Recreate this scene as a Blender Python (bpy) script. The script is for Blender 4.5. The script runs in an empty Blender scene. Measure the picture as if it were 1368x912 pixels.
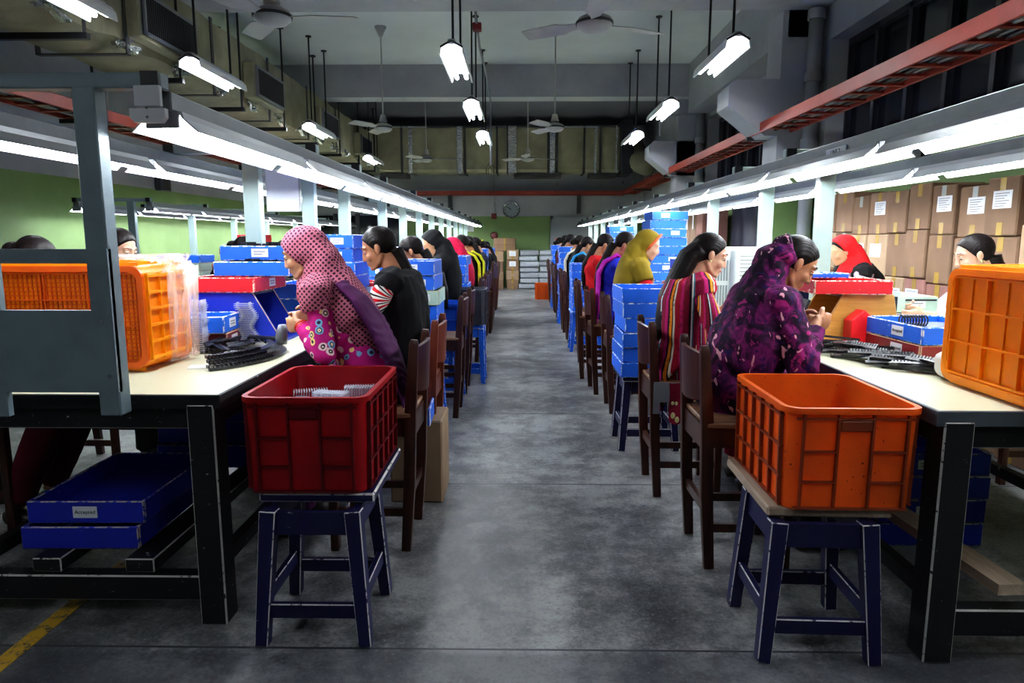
import bpy, bmesh, math, random
import numpy as np
from mathutils import Vector, Matrix, noise as mnoise
rnd = random.Random(7)
SC = bpy.context.scene
COL = SC.collection
V = Vector
def R(d): return math.radians(d)

# ------------------------------------------------------------------ node helpers
class NT:
    def __init__(s, name):
        s.m = bpy.data.materials.new(name); s.m.use_nodes = True
        s.t = s.m.node_tree; s.t.nodes.clear()
        s.out = s.t.nodes.new('ShaderNodeOutputMaterial')
    def n(s, typ, ins=None, **props):
        nd = s.t.nodes.new(typ)
        for k, v in props.items(): setattr(nd, k, v)
        for k, v in (ins or {}).items():
            if hasattr(v, 'is_output') or isinstance(v, bpy.types.NodeSocket): s.t.links.new(v, nd.inputs[k])
            else: nd.inputs[k].default_value = v
        return nd
    def math(s, op, a, b=0.0, c=None):
        d = {0: a, 1: b}
        if c is not None: d[2] = c
        return s.n('ShaderNodeMath', d, operation=op).outputs[0]
    def mix(s, f, a, b, typ='MIX'):
        nd = s.t.nodes.new('ShaderNodeMix'); nd.data_type = 'RGBA'; nd.blend_type = typ
        for i, v in ((0, f), (6, a), (7, b)):
            if isinstance(v, bpy.types.NodeSocket): s.t.links.new(v, nd.inputs[i])
            else: nd.inputs[i].default_value = (*v, 1) if isinstance(v, tuple) and len(v) == 3 else v
        return nd.outputs[2]
    def ramp(s, f, stops, interp='LINEAR'):
        nd = s.n('ShaderNodeValToRGB', {0: f}); cr = nd.color_ramp; cr.interpolation = interp
        while len(cr.elements) < len(stops): cr.elements.new(0.5)
        for e, (p, c) in zip(cr.elements, stops):
            e.position = p; e.color = (*c, 1) if len(c) == 3 else c
        return nd.outputs[0]
    def coord(s, which='Object'):
        return s.n('ShaderNodeTexCoord').outputs[which]
    def noise(s, scale, detail=3, rough=.55, vec=None, dist=0):
        nd = s.n('ShaderNodeTexNoise', {'Scale': scale, 'Detail': detail, 'Roughness': rough, 'Distortion': dist,
             'Vector': vec if vec is not None else s.coord()})
        return nd.outputs[0]
    def mapping(s, vec, scale=(1,1,1), loc=(0,0,0), rot=(0,0,0)):
        return s.n('ShaderNodeMapping', {'Vector': vec, 'Scale': scale, 'Location': loc, 'Rotation': rot}).outputs[0]
    def objrand(s): return s.n('ShaderNodeObjectInfo').outputs['Random']
    def step(s, f, lo, hi):
        return s.n('ShaderNodeMapRange', {0: f, 1: lo, 2: hi}, clamp=True).outputs[0]
    def bsdf(s, color, rough=.5, metal=0., bump=None, bstr=.2, bdist=.01, spec=.5, **kw):
        d = {'Base Color': color if isinstance(color, bpy.types.NodeSocket) else (*color, 1), 'Roughness': rough,
             'Metallic': metal, 'Specular IOR Level': spec}
        d.update(kw)
        b = s.n('ShaderNodeBsdfPrincipled', d)
        if bump is not None:
            bp = s.n('ShaderNodeBump', {'Height': bump, 'Strength': bstr, 'Distance': bdist})
            s.t.links.new(bp.outputs[0], b.inputs['Normal'])
        s.t.links.new(b.outputs[0], s.out.inputs[0])
        return b
    def surf(s, sh): s.t.links.new(sh, s.out.inputs[0])

def hsvj(nt, col, dv=.12):
    """colour with a little per-object brightness change"""
    f = nt.math('MULTIPLY_ADD', nt.objrand(), dv*2, 1-dv)
    hs = nt.n('ShaderNodeHueSaturation', {'Color': (*col, 1) if isinstance(col, tuple) else col, 'Value': f})
    return hs.outputs[0]

def paint(name, col, chip=(.72,.68,.58), amount=.0, rough=.5, dv=.15, scale=14, grime=.25):
    t = NT(name); c = hsvj(t, col, dv)
    loc = t.n('ShaderNodeVectorMath', {0: t.coord(), 1: t.n('ShaderNodeObjectInfo').outputs['Location']}, operation='ADD').outputs[0]
    g = t.noise(6, 4, .6, loc)
    c = t.mix(t.math('MULTIPLY', t.step(g, .45, .75), grime), c, tuple(x*.35 for x in col))
    n1 = t.noise(scale, 6, .75, t.mapping(loc, (1, 1, 2.2)))
    mask = t.step(n1, .70-amount, .73-amount)
    c = t.mix(mask, c, chip)
    n2 = t.noise(160, 2, .5)
    t.bsdf(c, rough, bump=n2, bstr=.08)
    return t.m

def chipped(name, col, chip=(.74,.68,.56), bal=.5):
    t = NT(name); loc = t.n('ShaderNodeVectorMath', {0: t.coord(), 1: t.n('ShaderNodeObjectInfo').outputs['Location']}, operation='ADD').outputs[0]
    n = t.noise(38, 5, .7, loc)
    t.bsdf(t.mix(t.step(n, bal-.03, bal+.03), chip, hsvj(t, col)), .6)
    return t.m

def plain(name, col, rough=.5, metal=0., nscale=0, namt=.2, dv=0., spec=.5):
    t = NT(name); c = hsvj(t, col, dv) if dv else (*col, 1)
    if not dv:
        rgb = t.n('ShaderNodeRGB'); rgb.outputs[0].default_value = (*col, 1); c = rgb.outputs[0]
    bump = None
    if nscale:
        n = t.noise(nscale, 5, .65); bump = n
        c = t.mix(t.math('MULTIPLY', t.step(n, .35, .75), namt), c, tuple(x*.3 for x in col))
    t.bsdf(c, rough, metal, bump=bump, bstr=.1, spec=spec)
    return t.m

def emit(name, col, strength):
    t = NT(name); e = t.n('ShaderNodeEmission', {0: (*col, 1), 1: strength}); t.surf(e.outputs[0]); return t.m

# ------------------------------------------------------------------ materials
MT = {}
MT['blue'] = paint('blue worn paint', (.008,.125,.66), (.6,.66,.72), .03, .5)
MT['blue_edge'] = chipped('blue chipped edge', (.008,.115,.60), (.82,.80,.74), .50)
MT['navytray'] = paint('deep blue worn paint', (.015,.03,.46), (.5,.5,.55), .03, .45)
MT['navytray_edge'] = chipped('deep blue chipped edge', (.015,.03,.42), (.5,.45,.36), .52)
MT['bluedark'] = paint('dark blue worn paint', (.006,.006,.052), (.55,.55,.58), .02, .45)
MT['bluedark_edge'] = chipped('dark blue chipped edge', (.006,.006,.055), (.55,.52,.5), .58)
MT['redpaint'] = paint('red worn paint', (.52,.008,.016), (.8,.72,.55), .04, .45)
MT['redpaint_edge'] = chipped('red chipped edge', (.5,.01,.02), (.88,.80,.62), .49)
MT['maroon'] = paint('maroon paint', (.17,.008,.012), (.6,.45,.35), .0, .4)
MT['maroon_edge'] = chipped('maroon edge', (.16,.008,.012), (.5,.35,.25), .62)
MT['mint'] = paint('mint painted wood', (.50,.68,.60), (.15,.2,.2), .03, .5)
MT['mint_edge'] = chipped('mint edge', (.5,.66,.58), (.35,.3,.2), .6)
MT['inside'] = paint('tray inside paint', (.02,.20,.72), (.6,.66,.72), .02, .5)
MT['blackpaint'] = paint('black worn frame paint', (.004,.004,.007), (.55,.55,.55), .045, .6, scale=26)
MT['blackpaint_edge'] = chipped('black frame edge', (.010,.010,.016), (.5,.48,.46), .62)
MT['cream'] = plain('cream laminate', (.64,.64,.47), .32, 0, 5, .10)
MT['edging'] = plain('grey edging strip', (.07,.085,.105), .4, 0, 30, .2)
MT['gantry'] = paint('blue grey frame paint', (.155,.205,.235), (.06,.075,.085), -.02, .45, 0, 20, .35)
MT['post'] = paint('pale mint post paint', (.34,.44,.42), (.2,.24,.24), -.04, .4, .06, 20, .2)
MT['rail'] = plain('grey steel rail', (.20,.22,.24), .38, .35, 9, .3)
MT['hood'] = plain('grey enamel hood', (.36,.38,.41), .35, .1, 4, .2)
MT['hoodin'] = plain('white reflector', (.95,.96,.97), .4)
MT['blackpl'] = plain('black plastic', (.008,.008,.012), .33)
MT['tube'] = emit('lit tube', (.90,.96,1.0), 36)
MT['tubefar'] = emit('lit pendant tube', (.90,.96,1.0), 30)
MT['white'] = plain('white paint', (.82,.83,.85), .5, 0, 30, .05)
MT['paper'] = plain('white paper', (.80,.82,.86), .7)
MT['ink'] = plain('black ink', (.02,.02,.03), .7)
MT['darkrod'] = plain('black rod', (.012,.012,.016), .5)
MT['fan'] = plain('fan enamel', (.42,.42,.41), .4, 0, 8, .3)
MT['steel'] = plain('dull steel', (.35,.36,.38), .35, .7, 20, .3)
MT['traymetal'] = plain('red oxide tray', (.235,.026,.014), .5, 0, 7, .4)
MT['cable'] = plain('cable sheath', (.18,.18,.20), .5)
MT['brown'] = None
def wood(name, a, b, rough=.35, scale=5, axis=(1,1,9), dv=.2):
    t = NT(name)
    loc = t.n('ShaderNodeVectorMath', {0: t.coord(), 1: t.n('ShaderNodeObjectInfo').outputs['Location']}, operation='ADD').outputs[0]
    mp = t.mapping(loc, tuple(1.0 if x == 9 else 9.0 for x in axis))
    n = t.noise(scale, 5, .6, mp, .6)
    c = t.mix(t.step(n, .3, .72), a, b)
    t.bsdf(hsvj(t, c, dv), rough, bump=n, bstr=.05)
    return t.m
MT['chair'] = wood('dark varnished wood', (.024,.007,.005), (.066,.020,.011), .30)
MT['chairred'] = wood('reddish varnished wood', (.09,.018,.008), (.20,.05,.022), .30)
MT['seatwood'] = wood('worn seat wood', (.10,.045,.025), (.26,.14,.075), .45, 5, (9,1,1))
MT['plank'] = wood('raw plank wood', (.32,.24,.18), (.50,.39,.30), .7, 5, (1,9,1))
MT['oak'] = wood('oak veneer', (.46,.22,.045), (.66,.36,.09), .45, 4, (9,1,1), 0)
MT['ply'] = wood('bare ply edge', (.55,.36,.14), (.72,.52,.25), .6, 8, (9,9,1), 0)
def plastic(name, col, dark, speck=True, rough=.38):
    t = NT(name); n = t.noise(5, 4, .6); c = t.mix(t.math('MULTIPLY', t.step(n, .4, .75), .55), col, dark)
    n2 = t.noise(70, 2, .5); n3 = t.noise(9, 2)
    if speck:
        sp = t.math('MULTIPLY', t.step(n2, .69, .72), t.step(n3, .42, .6)); c = t.mix(sp, c, tuple(x*.18 for x in dark))
    g = t.n('ShaderNodeTexCoord').outputs['Object']
    b = t.bsdf(c, rough, bump=n2, bstr=.05)
    tr = t.n('ShaderNodeBsdfTranslucent', {0: c}); mx = t.n('ShaderNodeMixShader', {0: .34})
    t.t.links.new(b.outputs[0], mx.inputs[1]); t.t.links.new(tr.outputs[0], mx.inputs[2]); t.surf(mx.outputs[0])
    return t.m
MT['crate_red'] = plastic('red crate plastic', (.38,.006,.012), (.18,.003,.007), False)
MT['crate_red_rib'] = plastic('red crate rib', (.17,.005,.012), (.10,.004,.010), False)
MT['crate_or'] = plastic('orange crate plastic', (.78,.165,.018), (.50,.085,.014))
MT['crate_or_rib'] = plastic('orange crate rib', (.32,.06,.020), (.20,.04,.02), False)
MT['crate_ye'] = plastic('amber crate plastic', (.92,.33,.005), (.80,.21,.005), False)
MT['crate_ye_rib'] = plastic('amber crate rib', (.95,.42,.008), (.85,.28,.004), False)
MT['crate_dor'] = plastic('deep orange lattice', (.80,.16,.014), (.58,.10,.010), False)
MT['crate_gy'] = plastic('grey crate plastic', (.085,.09,.12), (.05,.055,.075), False)
MT['crate_bl'] = plastic('blue crate plastic', (.02,.12,.6), (.015,.08,.4), False)
def board(name, a, dv=.2):
    t = NT(name); n = t.noise(4, 4); n2 = t.noise(3, 2, .5, t.mapping(t.coord(), (1,1,30)))
    c = t.mix(t.step(n, .3, .75), a, tuple(x*.72 for x in a))
    t.bsdf(hsvj(t, c, dv), .75, bump=n2, bstr=.05, spec=.2); return t.m
MT['card'] = board('brown cardboard', (.225,.14,.092))
MT['cardpink'] = board('pinkish cardboard', (.30,.15,.13))
MT['cardpale'] = board('pale cardboard', (.36,.25,.165))
t = NT('packing tape'); t.bsdf((.33,.22,.06), .25); MT['tape'] = t.m
t = NT('thin paper'); b_ = t.n('ShaderNodeBsdfDiffuse', {0: (.82,.83,.87,1)}); c_ = t.n('ShaderNodeBsdfTranslucent', {0: (.82,.83,.87,1)}); mx = t.n('ShaderNodeMixShader', {0: .5}); t.t.links.new(b_.outputs[0], mx.inputs[1]); t.t.links.new(c_.outputs[0], mx.inputs[2]); t.surf(mx.outputs[0]); MT['thinpaper'] = t.m
t = NT('shiny tape'); t.bsdf((.75,.78,.78), .12, .5); MT['shinytape'] = t.m
t = NT('foil tape'); nn = t.noise(25, 4); t.bsdf(t.mix(nn, (.45,.47,.46), (.85,.88,.85)), .22, .85, bump=nn, bstr=.8, bdist=.02); MT['foil'] = t.m
t = NT('duct canvas'); n1 = t.noise(1.6, 5, .6); n2 = t.noise(2.2, 5, .6, t.mapping(t.coord(), (1,1,.25)))
c = t.mix(t.step(n1, .3, .75), (.36,.34,.235), (.19,.18,.135)); c = t.mix(t.math('MULTIPLY', t.step(n2, .55, .75), .5), c, (.05,.05,.05))
t.bsdf(c, .75, bump=n2, bstr=.5, bdist=.03); MT['duct'] = t.m
t = NT('dark strap'); t.bsdf((.05,.05,.055), .6); MT['strap'] = t.m
t = NT('plaster'); n1 = t.noise(.8, 5, .6); n2 = t.noise(40, 3)
t.bsdf(t.mix(t.step(n1, .35, .75), (.40,.41,.44), (.27,.28,.31)), .8, bump=n2, bstr=.08, spec=.2); MT['plaster'] = t.m
t = NT('ceiling paint'); n1 = t.noise(.7, 5, .6)
t.bsdf(t.mix(t.step(n1, .3, .75), (.56,.60,.62), (.45,.49,.50)), .85, spec=.2); MT['ceil'] = t.m
t = NT('dark plaster'); n1 = t.noise(1.1, 4); t.bsdf(t.mix(n1, (.10,.10,.13), (.16,.16,.19)), .9, spec=.1); MT['darkplaster'] = t.m  # unlit far bay: its shade is put into the ceiling colour
def twotone(name, zsplit, stain):
    t = NT(name); co = t.coord(); sep = t.n('ShaderNodeSeparateXYZ', {0: co}); z = sep.outputs[2]
    n1 = t.noise(.9, 5, .65); n2 = t.noise(2.4, 6, .7)
    up = t.mix(t.step(n1, .35, .75), (.40,.41,.45), (.29,.30,.34))
    if stain:
        sm = t.math('MULTIPLY', t.step(n2, .60, .64), t.step(sep.outputs[0], .2, 3.2)); up = t.mix(sm, up, (.05,.05,.07))
    gr = t.mix(t.step(n1, .3, .75), (.20,.29,.125), (.13,.205,.08))
    t.bsdf(t.mix(t.step(z, zsplit-.005, zsplit+.005), gr, up), .6, bump=n2, bstr=.05, spec=.3); return t.m
MT['wallback'] = twotone('two tone back wall', 1.93, True)
MT['wallleft'] = twotone('two tone left wall', 2.08, False)
MT['wallright'] = twotone('two tone right wall', 2.0, False)
# concrete floor
t = NT('polished concrete'); co = t.coord(); n1 = t.noise(.8, 9, .70, co, .1); n2 = t.noise(3.4, 10, .80, co, .0); n3 = t.noise(70, 5, .8)
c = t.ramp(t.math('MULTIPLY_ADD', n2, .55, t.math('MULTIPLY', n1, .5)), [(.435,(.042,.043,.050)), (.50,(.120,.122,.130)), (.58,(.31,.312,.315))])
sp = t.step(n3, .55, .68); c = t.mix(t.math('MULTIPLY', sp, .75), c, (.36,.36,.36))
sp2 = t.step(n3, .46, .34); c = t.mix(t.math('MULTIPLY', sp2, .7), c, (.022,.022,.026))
sep = t.n('ShaderNodeSeparateXYZ', {0: co})
jl = t.math('ABSOLUTE', t.math('SUBTRACT', t.math('FRACT', t.math('MULTIPLY', t.math('SUBTRACT', sep.outputs[1], .51), 1/1.5)), .0067))
c = t.mix(t.step(jl, .0045, .0025), c, (.030,.032,.045))
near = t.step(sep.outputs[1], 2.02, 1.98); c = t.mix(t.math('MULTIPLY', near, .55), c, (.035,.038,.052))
ro = t.n('ShaderNodeMapRange', {0: n2, 1: .3, 2: .7, 3: .30, 4: .52}).outputs[0]
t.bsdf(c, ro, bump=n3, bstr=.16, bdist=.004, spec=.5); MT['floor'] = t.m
t = NT('yellow floor paint'); n = t.noise(30, 5, .7); t.bsdf(t.mix(t.step(n,.5,.62), (.50,.30,.02), (.08,.08,.07)), .6); MT['yellow'] = t.m
# clear plastic
t = NT('clear plastic'); g = t.bsdf((.80,.82,.90), .18, **{'Transmission Weight': .0, 'Alpha': .42}); MT['clear'] = t.m
t = NT('thin plastic film'); n = t.noise(14, 4, .6, t.mapping(t.coord(), (1,1,.2)))
g = t.bsdf((.90,.74,.66), .22, bump=n, bstr=.8, bdist=.03, **{'Alpha': t.n('ShaderNodeMapRange', {0: n, 1: .40, 2: .66, 3: .16, 4: .62}).outputs[0]}); MT['film'] = t.m
MT['glassdark'] = plain('dark window glass', (.010,.010,.018), .12)
MT['winframe'] = plain('dark window frame', (.026,.026,.040), .5)
MT['tarp'] = plain('navy tarpaulin', (.010,.011,.03), .5, 0, 3, .3)
MT['bundle'] = plain('pale wrapped bundle', (.42,.44,.49), .5, 0, 12, .35, .2)
MT['redblack'] = plain('dark red enamel', (.12,.004,.008), .4)
MT['pentred'] = plain('red card', (.62,.006,.012), .45, 0, 40, .1)
MT['chrome'] = plain('chrome', (.6,.62,.65), .15, .9)
MT['clockface'] = plain('clock face', (.22,.25,.28), .3)
MT['ballast'] = plain('pale grey ballast', (.55,.56,.60), .4)
MT['acwhite'] = plain('off white enamel', (.66,.70,.68), .4, 0, 6, .08)
MT['acgrille'] = plain('grille grey', (.22,.25,.26), .5)
MT['greypl'] = plain('grey plastic', (.20,.21,.24), .4)
MT['pouch'] = plain('cloudy grey plastic', (.17,.19,.23), .3, 0, 40, .3)
MT['laptop'] = plain('matt black', (.01,.01,.012), .5)

# ------------------------------------------------------------------ mesh builder
class MB:
    def __init__(s): s.v=[]; s.f=[]; s.m=[]; s.mi=0; s.uv=None
    def add(s, vs, fs, mi=None):
        o=len(s.v); s.v += [tuple(p) for p in vs]
        for f in fs: s.f.append(tuple(i+o for i in f)); s.m.append(s.mi if mi is None else mi)
        return s
    def hexa(s, p, mi=None):   # 8 corners: bottom loop 0-3, top loop 4-7 (counter-clockwise from above)
        return s.add(p, [(3,2,1,0),(4,5,6,7),(0,1,5,4),(1,2,6,5),(2,3,7,6),(3,0,4,7)], mi)
    def box(s, c, d, mi=None, rz=0, rx=0, ry=0):
        x,y,z=[k/2 for k in d]
        p=[V(q) for q in ((-x,-y,-z),(x,-y,-z),(x,y,-z),(-x,y,-z),(-x,-y,z),(x,-y,z),(x,y,z),(-x,y,z))]
        if rz or rx or ry:
            M=Matrix.Rotation(rz,3,'Z')@Matrix.Rotation(ry,3,'Y')@Matrix.Rotation(rx,3,'X'); p=[M@q for q in p]
        c=V(c); return s.hexa([c+q for q in p], mi)
    def bb(s, x0,x1,y0,y1,z0,z1, mi=None): return s.box(((x0+x1)/2,(y0+y1)/2,(z0+z1)/2),(x1-x0,y1-y0,z1-z0),mi)
    def bar(s, a, b, w, h, up=(0,0,1), w2=None, h2=None, mi=None):
        a=V(a); b=V(b); d=(b-a).normalized(); sd=d.cross(V(up))
        if sd.length<1e-4: sd=d.cross(V((1,0,0)))
        sd.normalize(); u=sd.cross(d); w2=w2 or w; h2=h2 or h
        def ring(c,w,h): return [c-sd*w/2-u*h/2, c+sd*w/2-u*h/2, c+sd*w/2+u*h/2, c-sd*w/2+u*h/2]
        r0=ring(a,w,h); r1=ring(b,w2,h2)
        return s.add(r0+r1, [(0,1,2,3),(7,6,5,4),(0,4,5,1),(1,5,6,2),(2,6,7,3),(3,7,4,0)], mi)
    def loft(s, path, rad, side=(0,1,0), seg=12, mi=None, cap=True, power=2.0):
        """closed tube through path; rad = list of (r_side, r_other)"""
        n=len(path); path=[V(p) for p in path]; rings=[]
        for i,p in enumerate(path):
            t=(path[min(i+1,n-1)]-path[max(i-1,0)]).normalized()
            sd=V(side)-t*V(side).dot(t)
            if sd.length<1e-4: sd=t.orthogonal()
            sd.normalize(); o=t.cross(sd)
            r=rad[i] if isinstance(rad,(list,tuple)) else rad
            ra,rb=r if isinstance(r,(tuple,list)) else (r,r)
            ring=[]
            for k in range(seg):
                a=2*math.pi*k/seg; ca,sa=math.cos(a),math.sin(a)
                if power!=2.0:
                    ca=math.copysign(abs(ca)**(2/power),ca); sa=math.copysign(abs(sa)**(2/power),sa)
                ring.append(p+sd*ra*ca+o*rb*sa)
            rings.append(ring)
        vs=[q for r in rings for q in r]; fs=[]
        for i in range(n-1):
            for k in range(seg):
                a=i*seg+k; b=i*seg+(k+1)%seg; fs.append((a,b,b+seg,a+seg))
        if cap: fs.append(tuple(range(seg-1,-1,-1))); fs.append(tuple((n-1)*seg+k for k in range(seg)))
        return s.add(vs,fs,mi)
    def tube(s, path, r, seg=8, mi=None, cap=True):
        return s.loft(path, [(q,q) for q in (r if isinstance(r,(list,tuple)) else [r]*len(path))], (0.31,.17,.93), seg, mi, cap)
    def ell(s, c, r, M=None, nu=16, nv=10, mi=None):
        c=V(c); vs=[]; fs=[]
        def P(u,v):
            q=V((r[0]*math.sin(v)*math.cos(u), r[1]*math.sin(v)*math.sin(u), r[2]*math.cos(v)))
            return c+(M@q if M else q)
        vs.append(P(0,0))
        for j in range(1,nv):
            for i in range(nu): vs.append(P(2*math.pi*i/nu, math.pi*j/nv))
        vs.append(P(0,math.pi)); L=len(vs)-1
        for i in range(nu): fs.append((0,1+i,1+(i+1)%nu)); fs.append((L,L-nu+(i+1)%nu,L-nu+i))
        for j in range(nv-2):
            for i in range(nu):
                a=1+j*nu+i; b=1+j*nu+(i+1)%nu; fs.append((a,a+nu,b+nu,b))
        return s.add(vs,fs,mi)
    def prism(s, pts, off, mi=None):
        """extrude polygon pts (3D list) by vector off"""
        n=len(pts); off=V(off); a=[V(p) for p in pts]; b=[p+off for p in a]
        fs=[tuple(range(n-1,-1,-1)), tuple(range(n,2*n))]+[(i,(i+1)%n,n+(i+1)%n,n+i) for i in range(n)]
        return s.add(a+b,fs,mi)
    def lathe(s, prof, c=(0,0,0), seg=20, mi=None, axis='Z'):
        c=V(c); vs=[]; fs=[]; n=len(prof)
        for (r,z) in prof:
            for k in range(seg):
                a=2*math.pi*k/seg; q=V((r*math.cos(a), r*math.sin(a), z))
                if axis=='Y': q=V((q.x, -q.z, q.y))
                if axis=='X': q=V((q.z, q.x, q.y))
                vs.append(c+q)
        for i in range(n-1):
            for k in range(seg):
                a=i*seg+k; b=i*seg+(k+1)%seg; fs.append((a,b,b+seg,a+seg))
        fs.append(tuple(range(seg-1,-1,-1))); fs.append(tuple((n-1)*seg+k for k in range(seg)))
        return s.add(vs,fs,mi)
    def build(s, name, mats, parent=None, loc=None, rz=0, bevel=0, bmi=None, smooth=False, segs=1, sub=0):
        me=bpy.data.meshes.new(name)
        me.from_pydata(s.v,[],s.f); me.polygons.foreach_set('material_index', s.m)
        bm=bmesh.new(); bm.from_mesh(me)
        bmesh.ops.recalc_face_normals(bm, faces=bm.faces)
        if bevel:
            ed=[e for e in bm.edges if len(e.link_faces)==2 and e.calc_face_angle(0)>.5]
            bmesh.ops.bevel(bm, geom=ed, offset=bevel, segments=segs, profile=.5, affect='EDGES', clamp_overlap=True, material=-1 if bmi is None else bmi)
        bm.to_mesh(me); bm.free()
        if not isinstance(mats,(list,tuple)): mats=[mats]
        for m in mats: me.materials.append(MT[m] if isinstance(m,str) else m)
        if smooth:
            me.polygons.foreach_set('use_smooth',[True]*len(me.polygons))
            if smooth!=True:
                try: me.set_sharp_from_angle(angle=R(smooth))
                except Exception: pass
        o=bpy.data.objects.new(name,me); COL.objects.link(o)
        if parent: o.parent=parent
        if loc is not None: o.location=loc
        if rz: o.rotation_euler=(0,0,rz)
        return o

def tag(o,label=None,cat=None,group=None,kind=None):
    if label: o['label']=label
    if cat: o['category']=cat
    if group: o['group']=group
    if kind: o['kind']=kind
    return o
def thing(name,label,cat,loc=(0,0,0),rz=0,group=None):
    o=bpy.data.objects.new(name,None); COL.objects.link(o); o.empty_display_size=.1
    o.location=loc; o.rotation_euler=(0,0,rz); return tag(o,label,cat,group)
KIDS={}
def kids(o): return [c for c in bpy.data.objects if c.parent==o] if False else list(o.children)
def dup(o,loc=None,rz=None,label=None,group=None,parent=None):
    c=o.copy(); COL.objects.link(c)
    if parent is not None: c.parent=parent
    if loc is not None: c.location=loc
    if rz is not None: c.rotation_euler=(0,0,rz)
    if label: c['label']=label
    if group: c['group']=group
    for ch in list(o.children): dup(ch,parent=c)
    return c
def struct(mb,name,mat,**k): return tag(mb.build(name,mat,**k),kind='structure')
def setmat(o,frm,to):
    """give a copied part its own mesh with another material"""
    o.data=o.data.copy()
    for i,m in enumerate(o.data.materials):
        if m==MT[frm]: o.data.materials[i]=MT[to]
def text(s,size,name,parent,loc,rot,mat='ink'):
    cu=bpy.data.curves.new(name,'FONT'); cu.body=s; cu.size=size; cu.align_x='CENTER'; cu.align_y='CENTER'; cu.extrude=.0003
    tmp=bpy.data.objects.new('tmp',cu); COL.objects.link(tmp); dg=bpy.context.evaluated_depsgraph_get(); dg.update()
    me=bpy.data.meshes.new_from_object(tmp.evaluated_get(dg)); bpy.data.objects.remove(tmp); me.name=name; me.materials.clear(); me.materials.append(MT[mat])
    o=bpy.data.objects.new(name,me); COL.objects.link(o); o.parent=parent; o.location=loc; o.rotation_euler=rot
    return o
# ================================================================== the hall
CZ=4.33; YB=19.0; XL=-5.75; XR=3.3; YF=-4.0
struct(MB().bb(XL-.2,XR+.45,YF-.2,YB+.2,-.2,0),'floor','floor')
struct(MB().bb(XL-.2,XR+.45,YF-.2,12.5,CZ,CZ+.2),'ceiling','ceil')
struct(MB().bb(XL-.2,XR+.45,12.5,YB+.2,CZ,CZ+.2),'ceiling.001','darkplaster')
struct(MB().bb(XL-.2,XL,YF,YB,0,CZ),'wall_left','wallleft')
struct(MB().bb(XL-.2,XR+.45,YB,YB+.2,0,CZ),'wall_back','wallback')
struct(MB().bb(XL-.2,XR+.45,YF-.2,YF,0,CZ),'wall_front','plaster')
W1=(3.6,7.75); W2=(8.75,12.6); WZ=(2.25,3.42)
m=MB(); m.bb(XR,XR+.4,YF,YB,0,WZ[0]); m.bb(XR,XR+.4,YF,YB,WZ[1],CZ)
for a,b in ((YF,W1[0]),(W1[1],W2[0]),(W2[1],YB)): m.bb(XR,XR+.4,a,b,WZ[0],WZ[1])
struct(m,'wall_right','wallright')
for i,(a,b) in enumerate((W1,W2)):
    w=struct(MB().bb(XR+.26,XR+.30,a,b,*WZ),'window_%d'%(i+1),'glassdark')
    n=7; f=MB()
    for k in range(n+1): y=a+(b-a)*k/n; f.bb(XR+.20,XR+.30,y-.03,y+.03,*WZ)
    f.bb(XR+.20,XR+.30,a,b,WZ[0],WZ[0]+.06); f.bb(XR+.20,XR+.30,a,b,WZ[1]-.06,WZ[1])
    f.build('window_frame','winframe',w)
# dark openings at the far end of the left aisle and a grey door by the right row
w=struct(MB().bb(-5.7,-3.3,YB-.04,YB-.01,1.0,1.95),'window_3','glassdark')
f=MB()
for k in range(5): x=-5.7+2.4*k/4; f.bb(x-.06,x+.06,YB-.09,YB-.01,.95,2.0)
f.build('window_frame','winframe',w)
d=struct(MB().bb(.85,2.05,YB-.06,YB-.005,0,1.86),'door_1','greypl')
MB().bb(.78,.85,YB-.1,YB-.002,0,1.94).bb(2.05,2.12,YB-.1,YB-.002,0,1.94).bb(.78,2.12,YB-.1,YB-.002,1.86,1.94).build('door_frame','greypl',d)
MB().bb(.93,.97,YB-.12,YB-.06,.9,1.05).build('door_handle','steel',d)
# beams
struct(MB().bb(XL,XR,7.5,7.95,3.78,CZ),'beam_1','plaster')
struct(MB().bb(XL,XR,12.5,12.9,3.78,CZ),'beam_2','plaster')
struct(MB().bb(2.92,XR,7.95,12.5,3.5,CZ),'beam_3','plaster')
# pilasters with corbels and rain pipes on the right wall
for i,y in enumerate((7.95,12.75)):
    m=MB(); m.bb(2.80 if i else 2.86,XR,y,y+.45,0,3.78)
    x0,x1=2.30,2.9
    m.prism([(x0,y,2.78),(x0,y,2.98),(x0+.08,y,3.06),(XR,y,3.06),(XR,y,2.45),(x0+.42,y,2.45)],(0,.45,0))
    struct(m,'pillar_%d'%(i+1),'wallright')
    p=thing('drain_pipe','grey drain pipe running down the wall beside the %s corbelled pillar'%('nearer','farther')[i],'pipe',(3.18,y-.10,0))
    MB().tube([(0,0,0),(0,0,3.76)],.075,14).build('pipe','plaster',p,smooth=True)
    for z in (2.35,3.05,3.7): MB().tube([(0,0,z-.05),(0,0,z+.05)],.092,14).build('collar','plaster',p,smooth=40)
struct(MB().tube([(3.02,12.4,3.45),(2.5,12.4,3.45),(2.42,12.4,3.40),(2.42,12.4,3.1)],.02,8),'trim_1','plaster')
struct(MB().bb(-1.64,-1.58,-2,2.6,.0005,.003),'floor.001','yellow')

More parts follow.
